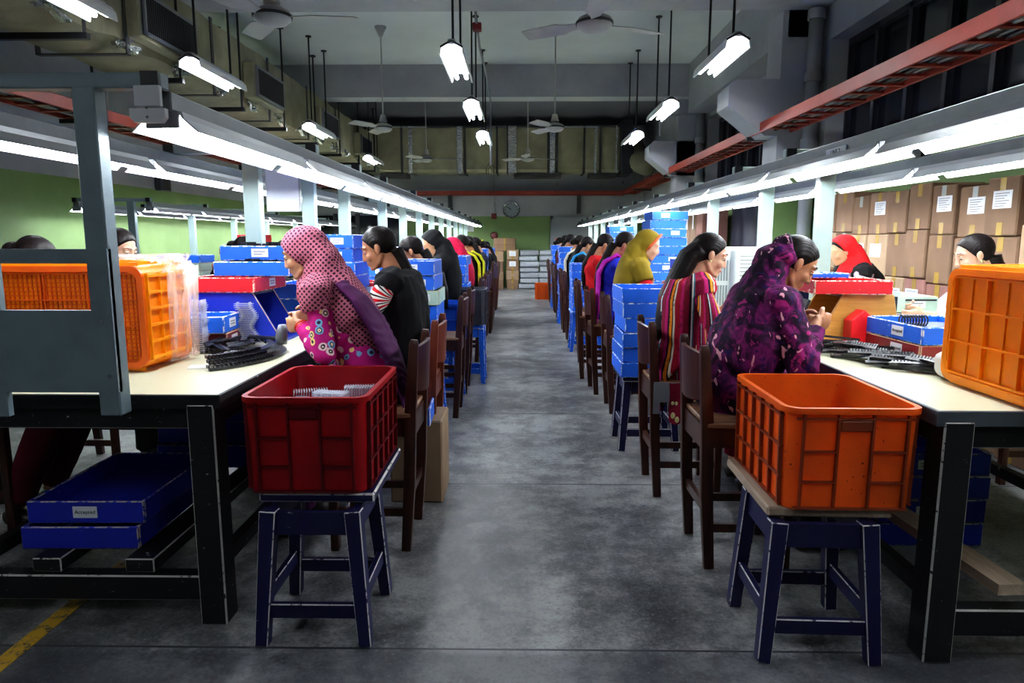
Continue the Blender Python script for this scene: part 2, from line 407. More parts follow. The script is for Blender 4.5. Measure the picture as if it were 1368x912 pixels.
# ------------------------------------------------------------------ ducts
def strap_ring(m,x0,x1,z0,z1,y,w=.05,e=.012):
    m.bb(x0-e,x1+e,y-w/2,y+w/2,z0-e,z0); m.bb(x1,x1+e,y-w/2,y+w/2,z0-e,z1+e); m.bb(x0-e,x0,y-w/2,y+w/2,z0-e,z1+e)
DX0,DX1,DZ0,DZ1=-4.32,-3.58,3.04,3.78
d=thing('air_duct','long canvas wrapped air duct with side grilles, high on the left','duct',(0,0,0))
m=MB(); rnd.seed(3)
ys=[2.0+i*.25 for i in range(65)]
rings=[]
for i,y in enumerate(ys):
    s=.018*math.sin(i*1.9)+rnd.uniform(-.012,.012); sag=.03*abs(math.sin(i*.8))
    rings.append([(DX0-s,y,DZ0-sag),(DX0*.5+DX1*.5,y,DZ0-sag-.05-s),(DX1+s,y,DZ0+s),(DX1+s*1.5+.01,y,(DZ0+DZ1)/2),(DX1+s,y,DZ1),(DX0,y,DZ1)])
vs=[p for r in rings for p in r]; fs=[]
for i in range(len(ys)-1):
    for k in range(6): a=i*6+k; b=i*6+(k+1)%6; fs.append((a,b,b+6,a+6))
fs+= [(5,4,3,2,1,0),tuple(len(vs)-6+k for k in range(6))]
m.add(vs,fs).build('canvas','duct',d,smooth=35)
for k in range(9):
    y=2.9+k*1.75; m=MB(); strap_ring(m,DX0-.03,DX1+.035,DZ0-.09,DZ1,y,.06); m.build('strap','strap',d)
for k in range(16):
    y=2.5+k*.98; m=MB()
    for q in range(5): m.box((DX1+.03-.015*q,y+.05*math.sin(q*2),DZ0-.03+.022*q-.01*(q%2)),(.05,.20+.05*math.sin(q),.03),rz=.3*math.sin(k+q),rx=.4*math.cos(q+k))
    m.build('foil_seam','foil',d)
for y in (4.0,6.95,9.6,12.55,15.4):
    m=MB(); m.bb(DX1+.02,DX1+.16,y-.55,y+.55,DZ0+.06,DZ0+.50)
    g=m.build('grille_box','duct',d,bevel=.01)
    m=MB(); m.bb(DX1+.16,DX1+.175,y-.5,y+.5,DZ0+.09,DZ0+.47,0)
    for q in range(26): yy=y-.47+q*.0376; m.bb(DX1+.17,DX1+.19,yy-.008,yy+.008,DZ0+.12,DZ0+.44,1)
    for (a,b,c_,e) in ((-.5,.5,.09,.12),(-.5,.5,.44,.47),(-.5,-.47,.09,.47),(.47,.5,.09,.47)): m.bb(DX1+.16,DX1+.195,y+a,y+b,DZ0+c_,DZ0+e,2)
    m.build('grille',['winframe','strap','greypl'],g)
for k in range(8):
    y=5.7+k*1.55; h=thing('duct_hanger','pair of black threaded rods with a cross bar carrying the long side duct','hanger',(0,y,0),group='hangers along the side duct')
    for x in (DX0-.08,DX1+.09): MB().tube([(x,0,DZ0-.14),(x,0,CZ)],.013,6).lathe([(.05,CZ-.02),(.05,CZ)],(x,0,0),10).build('rod','darkrod',h)
    MB().bb(DX0-.12,DX1+.12,-.025,.025,DZ0-.16,DZ0-.11).build('cross_bar','darkrod',h)
BY0,BY1,BZ0,BZ1=17.55,18.3,2.98,4.05
d=thing('air_duct','canvas wrapped air duct running across the hall in front of the back wall','duct',(0,0,0))
m=MB(); nx=50; vs=[];fs=[]; rnd.seed(5)
for i in range(nx):
    x=-4.5+i*(6.93/(nx-1)); s=rnd.uniform(-.025,.025)
    vs+=[(x,BY0+s,BZ0+.06),(x,BY0+.07,BZ0+s*.5),(x,BY1,BZ0),(x,BY1,BZ1),(x,BY0,BZ1+s*.6),(x,BY0-.015+s,(BZ0+BZ1)/2)]
for i in range(nx-1):
    for k in range(6): a=i*6+k; b=i*6+(k+1)%6; fs.append((a,b,b+6,a+6))
fs+=[(5,4,3,2,1,0),tuple(len(vs)-6+k for k in range(6))]
m.add(vs,fs).build('canvas','duct',d,smooth=35)
for x,w,mt in ((-3.9,.05,'strap'),(-3.0,.06,'strap'),(-2.78,.1,'foil'),(-1.55,.14,'foil'),(-1.42,.05,'strap'),(-.62,.05,'strap'),(-.24,.2,'foil'),(-.36,.04,'strap'),(.66,.06,'strap'),(.76,.12,'foil'),(.87,.06,'strap'),(1.55,.05,'strap'),(1.83,.05,'foil'),(1.95,.06,'strap'),(2.35,.05,'foil')):
    m=MB(); m.bb(x-w/2,x+w/2,BY0-.05,BY0-.03,BZ0-.02,BZ1+.03); m.bb(x-w/2,x+w/2,BY0-.05,BY1,BZ0-.04,BZ0-.01)
    m.build('band' if mt=='strap' else 'foil_tape',mt,d)
for x0,x1 in ((-3.6,-2.9),(-.2,1.0),(1.7,2.4)): MB().bb(x0,x1,BY0+.15,BY1-.1,BZ0-.12,BZ0-.005).build('outlet','strap',d)
d=thing('duct_elbow','dark end box and canvas elbow closing the cross duct by the corbelled pillar','duct',(0,0,0))
MB().bb(2.44,2.72,17.2,18.3,2.9,4.2).build('end_box','winframe',d,bevel=.02)
MB().loft([(2.72,17.8,3.6),(2.82,17.75,3.45),(2.9,17.3,3.2),(2.95,16.6,3.05)],[(.36,.36),(.34,.34),(.28,.28),(.26,.26)],(0,0,1),12).build('elbow','duct',d,smooth=True)
# cable ladders
def ladder(name,label,pts,w,h,rung,closed=False,brackets=()):
    """pts two end points along centre line"""
    t=thing(name,label,'cable tray',(0,0,0)); a,b=V(pts[0]),V(pts[1]); dr=(b-a).normalized(); sd=dr.cross(V((0,0,1)))
    for s in (-1,1): MB().bar(a+sd*s*w/2,b+sd*s*w/2,.025,h).build('side_rail','traymetal',t,bevel=.004)
    n=int((b-a).length/rung)
    o=MB().bar(-sd*w/2,sd*w/2,.05,.02).build('rung','traymetal',t)
    for i in range(n):
        c=a+dr*(rung*(i+.5))+V((0,0,-h/2+.02))
        if i==0: o.location=c
        else: dup(o,c,parent=t)
    for k in range(5):
        off=sd*(-w*.34+k*w*.17); path=[a+dr*((b-a).length*i/30)+off+V((0,0,.01*math.sin(i*1.7+k*2)-h/2+.045)) for i in range(31)]
        MB().tube(path,.016+.004*(k%3),6).build('cable','cable' if k%2 else 'blackpl',t,smooth=True)
    for c in brackets:
        p=a+dr*c; MB().bar(p-sd*w*.65+V((0,0,-h/2-.02)),p+sd*w*.65+V((0,0,-h/2-.02)),.05,.04).bar(p+sd*w*.6+V((0,0,-h/2)),p+sd*w*.6+V((0,0,.25)),.04,.04).build('bracket','darkrod',t)
    return t
ladder('cable_tray','red cable ladder running above the table with the amber crate',[(2.84,1.0,2.54),(2.84,18.7,2.54)],.33,.11,.30,brackets=(7.3,12,15.5))
ladder('cable_tray','red cable ladder over the left side of the hall under the long duct',[(-4.37,2.0,2.54),(-4.37,18.7,2.54)],.36,.11,.32,brackets=(5,10,14))
t=ladder('cable_tray','red cable tray crossing the back wall above the clock',[(-3.3,18.72,2.53),(2.75,18.72,2.53)],.25,.11,.30)
for x in (-1.95,1.55): MB().bb(x-.05,x+.05,18.83,19.0,2.0,2.5).bb(x-.03,x+.03,18.55,18.95,2.44,2.48).build('bracket','darkrod',t)
# ------------------------------------------------------------------ back wall items
c=thing('wall_clock','round wall clock with dark rim on the back wall above the aisle','clock',(-.29,YB-.03,2.11),0)
MB().lathe([(.20,0),(.225,.0),(.235,.03),(.215,.05),(.195,.04),(.195,.02)],(0,.03,0),32,axis='Y').build('rim','chrome',c,smooth=40)
MB().lathe([(.20,.015),(.20,.022)],(0,.03,0),32,axis='Y').build('face','clockface',c)
m=MB()
for k in range(12):
    a=math.pi*k/6; m.box((.165*math.sin(a),.004,.165*math.cos(a)),(.014,.004,.04),ry=a)
m.build('hour_marks','ink',c)
for a,l,w in ((-R(55),.10,.022),(-R(57),.15,.014)):
    MB().box((l/2*math.sin(a),.001,l/2*math.cos(a)),(w,.004,l),ry=a).build('hand','ink',c)
c=thing('notice_sheet','white notice sheet pinned to the green back wall left of the alarm bell','paper',(-1.42,YB-.008,1.65))
MB().bb(-.1,.1,-.002,.009,-.13,.13).build('sheet','paper',c)
m=MB()
for k in range(7): m.bb(-.075,.06-.03*(k%3),-.004,-.002,.09-k*.03,.096-k*.03)
m.build('printed_lines','ink',c)
c=thing('call_point','dark red alarm box with conduit running up the back wall','alarm',(-.76,YB-.05,1.93))
MB().bb(-.07,.07,-.03,.052,-.07,.08).build('housing','redblack',c,bevel=.012)
MB().tube([(0,.02,.08),(0,.02,1.06)],.02,8).build('conduit','plaster',c,smooth=True)
c=thing('alarm_bell','small round dark red alarm bell on the green back wall','alarm',(-.76,YB-.04,1.41))
MB().lathe([(.03,-.05),(.07,-.045),(.095,-.01),(.10,.03),(.07,.04)],(0,0,0),20,axis='Y').build('gong','redblack',c,smooth=True)
MB().lathe([(.03,-.06),(.03,-.045)],(0,0,0),12,axis='Y').build('boss','greypl',c)
c=thing('ceiling_conduit','thin conduit with a red junction box hanging from the coffered ceiling','pipe',(0,0,0))
MB().tube([(-.55,6.0,4.1),(-.57,7.4,4.05)],.014,8).tube([(-.62,9.4,CZ-.0),(-.60,10.1,3.98),(-.56,11.0,3.86),(-.55,12.4,3.70),(-.55,12.42,2.6)],.017,8).build('conduit','greypl',c,smooth=True)
MB().box((-.61,9.75,4.14),(.12,.12,.1)).build('junction_box','redblack',c,bevel=.01)
c=thing('switch_box','small dark switch box high on the left wall','box',(XL+.06,11.0,2.22))
MB().bb(-.055,.05,-.16,.16,-.16,.14).build('case','winframe',c,bevel=.015)
m=MB()
for k in range(3): m.bb(.05,.056,-.14+k*.1,-.07+k*.1,-.12,.1)
m.build('cover_plates','strap',c)
# stacks against the back wall
def carton(name,label,loc,d,mat='card',rz=0,group=None,sheet=None,tape=True,face='y',shiny=False):
    """face: side that looks at the room: 'y' = towards -Y, 'x' = towards -X"""
    t=thing(name,label,'box',loc,rz,group)
    MB().bb(-d[0]/2,d[0]/2,-d[1]/2,d[1]/2,0,d[2]).build('carton',mat,t,bevel=.008)
    def plate(u0,u1,z0,z1,e0,nm,mt):
        m=MB()
        if face=='y': m.bb(u0,u1,-d[1]/2-e0,-d[1]/2,z0,z1)
        else: m.bb(-d[0]/2-e0,-d[0]/2,-u1,-u0,z0,z1)
        return m.build(nm,mt,t)
    if tape:
        plate(-.026,.026,d[2]-.09,d[2]-.004,.0015,'tape','shinytape' if shiny else 'tape'); plate(-.026,.026,.004,.08,.0015,'tape','tape')
    if sheet:
        u,z,w,h=sheet; plate(u-w/2,u+w/2,z-h/2,z+h/2,.003,'label_sheet','paper')
        m=MB(); n=6
        for k in range(n):
            zz=z+h*.36-k*h*.14; e=.0042; a,b=u-w*.38,u+w*(.36-.12*(k%3))
            if face=='y': m.bb(a,b,-d[1]/2-e,-d[1]/2-.003,zz-.004,zz)
            else: m.bb(-d[0]/2-e,-d[0]/2-.003,-b,-a,zz-.004,zz)
        m.build('printed_lines','greypl',t)
    return t
rnd.seed(11)
for i,(x,w,hs) in enumerate(((-1.02,.30,(.24,.24,.24)),(-.66,.33,(.25,.22,.26,.27)),(-.24,.30,(.25,.25,.28,.26)))):
    z=0
    for k,h in enumerate(hs):
        carton('carton','brown carton in the %s column under the wall clock'%('left','middle','right')[i]+', '+('bottom','second','third','fourth')[k]+' from the floor',(x,18.35+rnd.uniform(-.03,.03),z),(w+rnd.uniform(0,.04),.45,h-.002),'cardpale' if k%2 else 'card',group='cartons by the back wall',sheet=(0,h*.6,.17,.13) if (i,k) in((1,2),(2,2),(2,3)) else None); z+=h
z=1.0
for k in range(2):
    carton('carton','wide brown carton lying %s across the carton columns by the back wall'%('directly','topmost')[k],(-.45,18.35,z if k==0 else z+.172),(.58,.40,.17),'card',group='cartons by the back wall')
for ci,x in enumerate((.20,.72)):
    z=0; k=0
    while z<1.02:
        h=.135+.02*rnd.random()
        m=MB(); w=.25; j=rnd.uniform(-.03,.03)
        m.loft([(-w,0,h/2),(-w*.96,0,h/2),(-.05,0,h/2),(w*.96,0,h/2),(w,0,h/2)],[(.12,h*.36),(.17,h*.49),(.175,h*.5),(.17,h*.49),(.12,h*.36)],(0,1,0),16,power=4)
        o=m.build('wrapped_bundle','bundle',smooth=40,loc=(x+j,18.3+rnd.uniform(-.04,.04),z),rz=rnd.uniform(-.1,.1))
        tag(o,'pale grey wrapped bundle, %s from the floor in the %s pile beside the cartons'%(('bottom','second','third','fourth','fifth','sixth','seventh','topmost')[min(k,7)],('left','right')[ci]),'bundle','wrapped bundles piled by the back wall')
        z+=h*1.0+.002; k+=1
# ================================================================== pendant lamps, fans
ORD=['first','second','third','fourth','fifth','sixth','seventh','eighth','ninth','tenth','eleventh','twelfth','thirteenth','fourteenth','fifteenth']
def make_pendant(label,x,y,L,z=3.0,rot=0):
    t=thing('pendant_light',label,'lamp',(x,y,z),rot)
    MB().bb(-.035,.035,-L/2,L/2,.045,.095).build('spine','hood',t,bevel=.006)
    for s in (-1,1):
        m=MB(); prof=[(0.02*s,.065),(.075*s,.06),(.105*s,.02),(.115*s,-.045),(.10*s,-.045),(.092*s,.012),(.07*s,.045),(.02*s,.05)]
        m.prism([(px,-L/2,pz) for px,pz in prof],(0,L,0)); m.build('reflector','hoodin',t)
        MB().tube([(.05*s,-L/2+.02,.0),(.05*s,L/2-.02,.0)],.019,8).build('tube','tubefar',t,smooth=True)
    MB().bar((-.10,-L/2-.008,.02),(0,-L/2-.008,.075),.012,.02).bar((.10,-L/2-.008,.02),(0,-L/2-.008,.075),.012,.02).build('end_bracket','winframe',t)
    for yy in (-L*.36,L*.36): MB().tube([(0,yy,.09),(0,yy,CZ-z)],.012,6).lathe([(.045,CZ-z-.015),(.045,CZ-z)],(0,yy,0),10).build('rod','darkrod',t)
    return t
for lab,x,ys in (('middle line over the aisle',-.64,(-.75,4.5,7.05,9.5,12.0)),('line on the pillar side',1.88,(-.85,4.3,6.85,9.55,12.05)),('line beside the canvas duct',-3.22,(-.6,4.95,7.45,11.2,15.2))):  # pendants out of view above and behind the camera are added fill light
    for k,y in enumerate(ys):
        make_pendant('twin tube pendant light on rods, %s along the %s'%(ORD[k],lab),x,y,1.12)
def make_fan(label,x,y,ang,z=2.91):
    t=thing('ceiling_fan',label,'fan',(x,y,z))
    MB().lathe([(.012,.10),(.012,CZ-z-.06)],(0,0,0),8).build('rod','fan',t)
    MB().lathe([(.03,CZ-z-.14),(.05,CZ-z-.08),(.085,CZ-z-.01),(.085,CZ-z)],(0,0,0),16).build('ceiling_cup','fan',t,smooth=40)
    MB().lathe([(.035,.20),(.055,.12),(.065,.10)],(0,0,0),16).build('lower_cup','fan',t,smooth=40)
    MB().lathe([(.07,.075),(.125,.05),(.14,.02),(.13,-.01),(.10,-.035),(.05,-.05)],(0,0,0),24).build('motor','fan',t,smooth=True)
    MB().lathe([(.142,.026),(.145,.016),(.142,.006)],(0,0,0),24).build('trim_ring','strap',t)
    for k in range(3):
        a=ang+k*R(120); c,s=math.cos(a),math.sin(a); m=MB()
        st=[(.12,.03,.02),(.22,.05,.02),(.30,.085,.03),(.60,.075,.03),(.62,.06,.03)]
        rows=[]
        for r,w,tl in st: rows.append([(r*c+q*w*-s,r*s+q*w*c,.015+tl*.5*q+e) for q in(-1,1) for e in(0,.006)])
        vs=[p for r in rows for p in r]; fs=[]
        for i in range(len(st)-1):
            b=i*4; fs+=[(b,b+2,b+6,b+4),(b+1,b+5,b+7,b+3),(b,b+4,b+5,b+1),(b+2,b+3,b+7,b+6)]
        fs+=[(0,1,3,2),(len(vs)-4,len(vs)-2,len(vs)-1,len(vs)-3)]
        m.add(vs,fs).build('blade','fan',t)
    return t
make_fan('ceiling fan nearest the canvas duct, seen large at the top',-1.84,5.3,R(5))
make_fan('ceiling fan over the aisle near the first ceiling beam',.55,5.5,R(28))
make_fan('ceiling fan on a long rod in the coffered bay, left one',-2.04,10.36,R(-4))
make_fan('ceiling fan on a long rod in the coffered bay, right one',.48,10.36,R(-2))
make_fan('far ceiling fan in front of the cross duct, over the left row',-1.95,14.3,R(1))
make_fan('far ceiling fan in front of the cross duct, above the aisle end',.12,14.2,R(24))
c=thing('hanging_hook','small black double hook hanging in front of the cross duct','hook',(-.60,13.2,2.55))
MB().tube([(0,0,.2),(0,0,1.78)],.006,6).tube([(-.07,0,-.04),(-.075,0,.08),(-.03,0,.15),(0,0,.2),(.03,0,.15),(.075,0,.08),(.07,0,-.04)],.008,6).tube([(-.03,0,-.04),(-.035,0,.06),(0,0,.12),(.035,0,.06),(.03,0,-.04)],.006,6).build('hook','darkrod',c,smooth=True)

# ================================================================== work benches with light gantries
TZ=.80
def bench(label,x0,x1,y0,y1,legs,rail=True,edge='edging'):
    t=thing('work_bench',label,'table',((x0+x1)/2,y0,0)); ox,oy=(x0+x1)/2,y0; w=x1-x0; L=y1-y0
    MB().bb(-w/2,w/2,0,L,TZ-.028,TZ).build('tabletop','cream',t,bevel=.003)
    MB().bb(-w/2-.004,w/2+.004,-.012,0,TZ-.045,TZ+.002).bb(-w/2-.012,-w/2,-.012,L,TZ-.045,TZ+.002).bb(w/2,w/2+.012,-.012,L,TZ-.045,TZ+.002).build('edging',edge,t,bevel=.002)
    for s in (-1,1): MB().bar((s*(w/2-.06),.02,TZ-.075),(s*(w/2-.06),L-.02,TZ-.075),.05,.09).build('side_apron',['blackpaint','blackpaint_edge'],t,bevel=.004,bmi=1)
    MB().bb(-w/2+.03,w/2-.03,.02,.07,TZ-.12,TZ-.03).build('front_apron',['blackpaint','blackpaint_edge'],t,bevel=.004,bmi=1)
    for y in legs:
        for s in (-1,1): MB().bar((s*(w/2-.055),y,0),(s*(w/2-.055),y,TZ-.03),.09,.09,(0,1,0)).build('leg',['blackpaint','blackpaint_edge'],t,bevel=.005,bmi=1)
        if rail: MB().bb(-w/2+.08,w/2-.08,y-.03,y+.03,.08,.17).build('stretcher',['blackpaint','blackpaint_edge'],t,bevel=.005,bmi=1)
    for s in (-1,1): MB().bar((s*(w/2-.055),legs[0],.20),(s*(w/2-.055),legs[-1],.20),.04,.05).build('lower_rail',['blackpaint','blackpaint_edge'],t)
    return t
LX0,LX1=-1.95,-.99; RX0,RX1=1.235,2.36
bench('long cream topped bench on black legs, left of the aisle',LX0,LX1,2.16,18.0,[.03,2.4,4.8,7.2,9.6,12,14.4,15.8],edge='blackpaint')
bench('long cream topped bench on black legs, right of the aisle',RX0,RX1,1.98,17.6,[.03,2.4,4.8,7.2,9.6,12,14.4,15.5])
bench('far cream topped bench beyond the left workers, near the green wall',-5.45,-4.2,8.0,18.0,[.05,3,6,9.8])
def gantry(label,group,px,y,xa,xb,zt=1.785,mat='post',panel=False,base=TZ,pw=.043):
    t=thing('light_stand',label,'stand',(px,y,0),group=group)
    MB().bb(-pw,pw,-.03,.03,base+.001,zt-.04).build('post',mat,t,bevel=.004)
    MB().bb(xa-px-.03,xb-px+.03,-.025,.025,zt-.045,zt).build('cross_arm',mat,t,bevel=.004)
    for x in (xa,xb): MB().bb(x-px-.026,x-px+.026,-.030,.032,zt-.047,zt+.002).build('end_cap','blackpl',t)
    return t
def light_line(cx,y0,n,pitch,zt,desc,side,L=1.17):
    """a steel rail and its hooded tubes"""
    rl=MB().bb(-.036,.036,0,n*pitch-.05,0,.055).build('light_rail','rail',bevel=.004,loc=(cx,y0,zt-.10))
    tag(rl,'long grey steel light rail '+desc,'rail')
    z=zt-.10
    src=None
    for k in range(n):
        y=y0+k*pitch+.02
        lab='hooded tube light, %s along the line %s'%(ORD[k],desc)
        if src is None:
            t=thing('bench_light',lab,'lamp',(cx,y,z),group='hooded lights '+desc)
            prof=[(-.055,0),(-.062,-.02),(-.105,-.060),(-.098,-.060),(-.055,-.020),(-.048,-.008),(.048,-.008),(.055,-.020),(.098,-.060),(.105,-.060),(.062,-.02),(.055,0)]
            m=MB(); n_=len(prof)
            a=[(px,0,pz) for px,pz in prof]; b=[(px,L,pz) for px,pz in prof]
            outer=[0,1,2,3,4,5,6,7,8,9,10,11]
            fs=[];mi=[]
            vs=a+b
            for i in range(n_):
                j=(i+1)%n_; fs.append((i,j,n_+j,n_+i)); mi.append(1 if 3<=i<=7 else 0)
            m.v=list(vs); m.f=fs; m.m=mi
            # end caps of the sheet
            for q,o in ((0,0),(0,n_)):
                for quad in ((0,1,4,5),(1,2,3,4),(5,6,11,0),(6,7,10,11),(7,8,9,10)): m.f.append(tuple(i+o for i in quad)); m.m.append(0)
            m.build('hood',['hood','hoodin'],t)
            MB().tube([(0,.005,-.036),(0,L+.03,-.036)],.016,8).build('tube','tube',t,smooth=True)
            MB().bb(-.05,.05,L+.002,L+.012,-.05,-.001).build('tube_holder','greypl',t); MB().bb(-.05,.05,-.012,-.002,-.05,-.001).build('tube_holder','greypl',t)
            MB().bb(-.02,.02,L*.22,L*.22+.05,.0,.025).bb(-.02,.02,L*.8,L*.8+.05,0,.025).build('clip','chrome',t)
            src=t
        else: dup(src,(cx,y,z),label=lab)
    return src
ORD=['first','second','third','fourth','fifth','sixth','seventh','eighth','ninth','tenth','eleventh','twelfth','thirteenth','fourteenth','fifteenth']
ZT=1.785
t=gantry('blue grey light stand with perforated board at the end of the left bench',None,-1.29,2.10,-1.83,-1.09,mat='gantry',base=.75,pw=.034)
m=MB(); pz0,pz1=.828,1.272
for a,b,c_,d_ in ((-.80,.034,pz0,1.085),(-.80,.034,1.228,pz1),(-.80,-.31,1.085,1.228),(-.030,.034,1.085,1.228)): m.bb(a,b,-.034,-.012,c_,d_)
m.bb(-.38,-.32,-.034,-.012,.75,pz0)
m.build('end_board','gantry',t)
MB().lathe([(.006,-.003),(.006,.0)],(0.0,-.036,1.05),10,axis='Y').lathe([(.006,-.003),(.006,.0)],(0.01,-.036,.88),10,axis='Y').build('screw','chrome',t)
PL=[3.64,4.6,5.5,7.0,8.2,9.5,10.8,12.1,13.4,14.7,16,17.3]
for i,y in enumerate(PL): gantry('pale mint light stand, %s beyond the blue grey one on the left bench'%ORD[i],'light stands on the left bench',-1.41,y,-1.83,-1.09)
PR=[3.85,4.76,6.06,7.6,9.0,10.3,11.6,12.9,14.2,15.5,16.8]
for i,y in enumerate(PR): gantry('pale mint light stand, %s from the amber crate on the right bench'%ORD[i],'light stands on the right bench',1.665,y,1.46,2.18)
PF=[8.13,9.6,11.0,12.4,14,15.6]
for i,y in enumerate(PF): gantry('light stand on the far bench, %s along it'%ORD[i],'light stands on the far bench',-4.6,y,-5.26,-4.39,mat='gantry' if i==0 else 'post')
light_line(-1.09,2.12,13,1.24,ZT,'on the aisle side of the left bench',1)
light_line(-1.83,2.12,13,1.24,ZT,'on the far side of the left bench',-1)
light_line(1.46,1.55,13,1.24,ZT,'on the aisle side of the right bench',1)
light_line(2.18,1.35,13,1.24,ZT,'on the carton side of the right bench',-1)
light_line(-4.39,8.13,8,1.24,ZT,'on the near side of the far bench',1)
light_line(-5.26,8.13,8,1.24,ZT,'on the wall side of the far bench',-1)
# ballast box on the end of the near left rail
c=thing('ballast_box','grey ballast box on the end of the left bench light rail','box',(-1.09,2.060,1.683))
MB().bb(-.038,.038,-.012,.008,.0,.06).build('case','ballast',c,bevel=.003)
MB().prism([(-.052,-.014,-.005),(.052,-.014,-.005),(.052,-.014,-.03),(.04,-.014,-.045),(-.04,-.014,-.045),(-.052,-.014,-.03)],(0,.020,0)).build('end_plate','ballast',c)
MB().lathe([(.004,-.003),(.004,0)],(0,-.016,-.004),8,axis='Y').lathe([(.004,-.003),(.004,0)],(0,-.016,-.03),8,axis='Y').build('screw','chrome',c)
# name plate on the right rail
c=thing('line_plate','small pale plate with dark lettering on the rail of the right bench','sign',(1.422,3.2,1.69))
MB().bb(-.004,-.0005,-.10,.10,-.022,.022).build('plate','paper',c)
text('LINE 2',.034,'lettering',c,(-.0055,0,0),(R(90),0,R(-90)))
# paper sheet hung in the left row
c=thing('hanging_sheet','plain white laminated sheet hanging between posts of the left bench','paper',(-1.45,4.22,1.47))
MB().bb(-.105,.105,-.002,.002,0,.25).build('sheet','thinpaper',c)
MB().bb(.095,.106,-.004,-.001,.0,.25).build('binding_strip','hood',c)
# ================================================================== seats, crates, trays
SEAT=.60
def make_chair(label,loc,rz,mat='chair',group=None,h=.90):
    t=thing('wooden_chair',label,'chair',loc,rz,group)
    for s in (-1,1):
        m=MB(); m.loft([(-.135,s*.165,0),(-.155,s*.165,.30),(-.165,s*.165,.60),(-.185,s*.165,h-.02),(-.187,s*.165,h)],[(.016,.022),(.019,.026),(.019,.026),(.017,.020),(.010,.014)],(0,1,0),8,power=5)
        m.build('back_post',mat,t,smooth=35)
        MB().bar((.165,s*.165,0),(.165,s*.165,SEAT-.03),.036,.036,(1,0,0)).build('leg',mat,t,bevel=.004)
    m=MB(); n=9; vs=[]; fs=[]
    for i in range(n):
        a=-1+2*i/(n-1); y=a*.15; x=-.178-.028*(1-a*a)
        top=h-.035+.012*(1-a*a); lo=h-.215-.018*(1-a*a)
        vs+= [(x+.010,y,lo),(x-.010,y,lo),(x-.020,y,top),(x-.002,y,top)]
    for i in range(n-1):
        b=i*4
        for k in range(4): fs.append((b+k,b+(k+1)%4,b+4+(k+1)%4,b+4+k))
    fs+=[(3,2,1,0),tuple(len(vs)-4+k for k in range(4))]
    m.add(vs,fs).build('back_panel',mat,t,smooth=40)
    MB().prism([(-.17,-.185,SEAT-.022),(.20,-.20,SEAT-.022),(.20,.20,SEAT-.022),(-.17,.185,SEAT-.022)],(0,0,.022)).build('seat','seatwood' if mat=='chair' else mat,t,bevel=.005)
    for s in (-1,1): MB().bb(-.15,.15,s*.165-.012,s*.165+.012,SEAT-.10,SEAT-.023).build('apron',mat,t)
    MB().bb(-.175,-.150,-.15,.15,SEAT-.115,SEAT-.023).build('apron',mat,t); MB().bb(.155,.177,-.15,.15,SEAT-.10,SEAT-.023).build('apron',mat,t)
    for s in (-1,1): MB().bar((-.145,s*.165,.17),(.165,s*.165,.17),.02,.034).build('stretcher',mat,t)
    MB().bar((-.15,-.15,.24),(-.15,.15,.24),.02,.04).build('stretcher',mat,t); MB().bar((.165,-.15,.26),(.165,.15,.26),.02,.034).build('stretcher',mat,t)
    return t
def make_stool(label,loc,rz=0,mat='bluedark',top=None,h=.48,bx=.36,by=.44,group=None,fx=.168,fy=.165,ax=0,ay=0):
    t=thing('wooden_stool',label,'stool',loc,rz,group); mm=[mat,mat+'_edge']
    MB().bb(ax-bx/2,ax+bx/2,ay-by/2,ay+by/2,h-.032,h).build('seat',[top or mat,(top or mat) if top else mat+'_edge'],t,bevel=.006,bmi=1)
    T=(.135,.135)
    for sx in (-1,1):
        for sy in (-1,1):
            MB().bar((sx*fx,sy*fy,0),(sx*T[0],sy*T[1],h-.033),.042,.042,(0,1,0),.052,.052).build('leg',mm,t,bevel=.003,bmi=1)
    def at(sx,sy,z): k=z/(h-.033); return V((sx*(fx+(T[0]-fx)*k),sy*(fy+(T[1]-fy)*k),z))
    for sy in (-1,1):
        MB().bar(at(-1,sy,h-.075),at(1,sy,h-.075),.022,.075).build('apron',mm,t); MB().bar(at(-1,sy,.115),at(1,sy,.115),.022,.05).build('stretcher',mm,t,bevel=.003,bmi=1)
    for sx in (-1,1):
        MB().bar(at(sx,-1,h-.075),at(sx,1,h-.075),.022,.075).build('apron',mm,t); MB().bar(at(sx,-1,.155),at(sx,1,.155),.022,.05).build('stretcher',mm,t,bevel=.003,bmi=1)
    return t
def rrect(a,b,r,z,k=5):
    out=[]
    for cx,cy,a0 in ((a/2-r,b/2-r,0),(-a/2+r,b/2-r,90),(-a/2+r,-b/2+r,180),(a/2-r,-b/2+r,270)):
        for i in range(k):
            t=R(a0+90*i/(k-1)); out.append((cx+r*math.cos(t),cy+r*math.sin(t),z))
    return out
def rings(m,rs,cap0=True,cap1=True,mi=None):
    n=len(rs[0]); vs=[p for r in rs for p in r]; fs=[]
    for i in range(len(rs)-1):
        for k in range(n): a=i*n+k; b=i*n+(k+1)%n; fs.append((a,b,b+n,a+n))
    if cap0: fs.append(tuple(range(n-1,-1,-1)))
    if cap1: fs.append(tuple(len(vs)-n+k for k in range(n)))
    return m.add(vs,fs,mi)
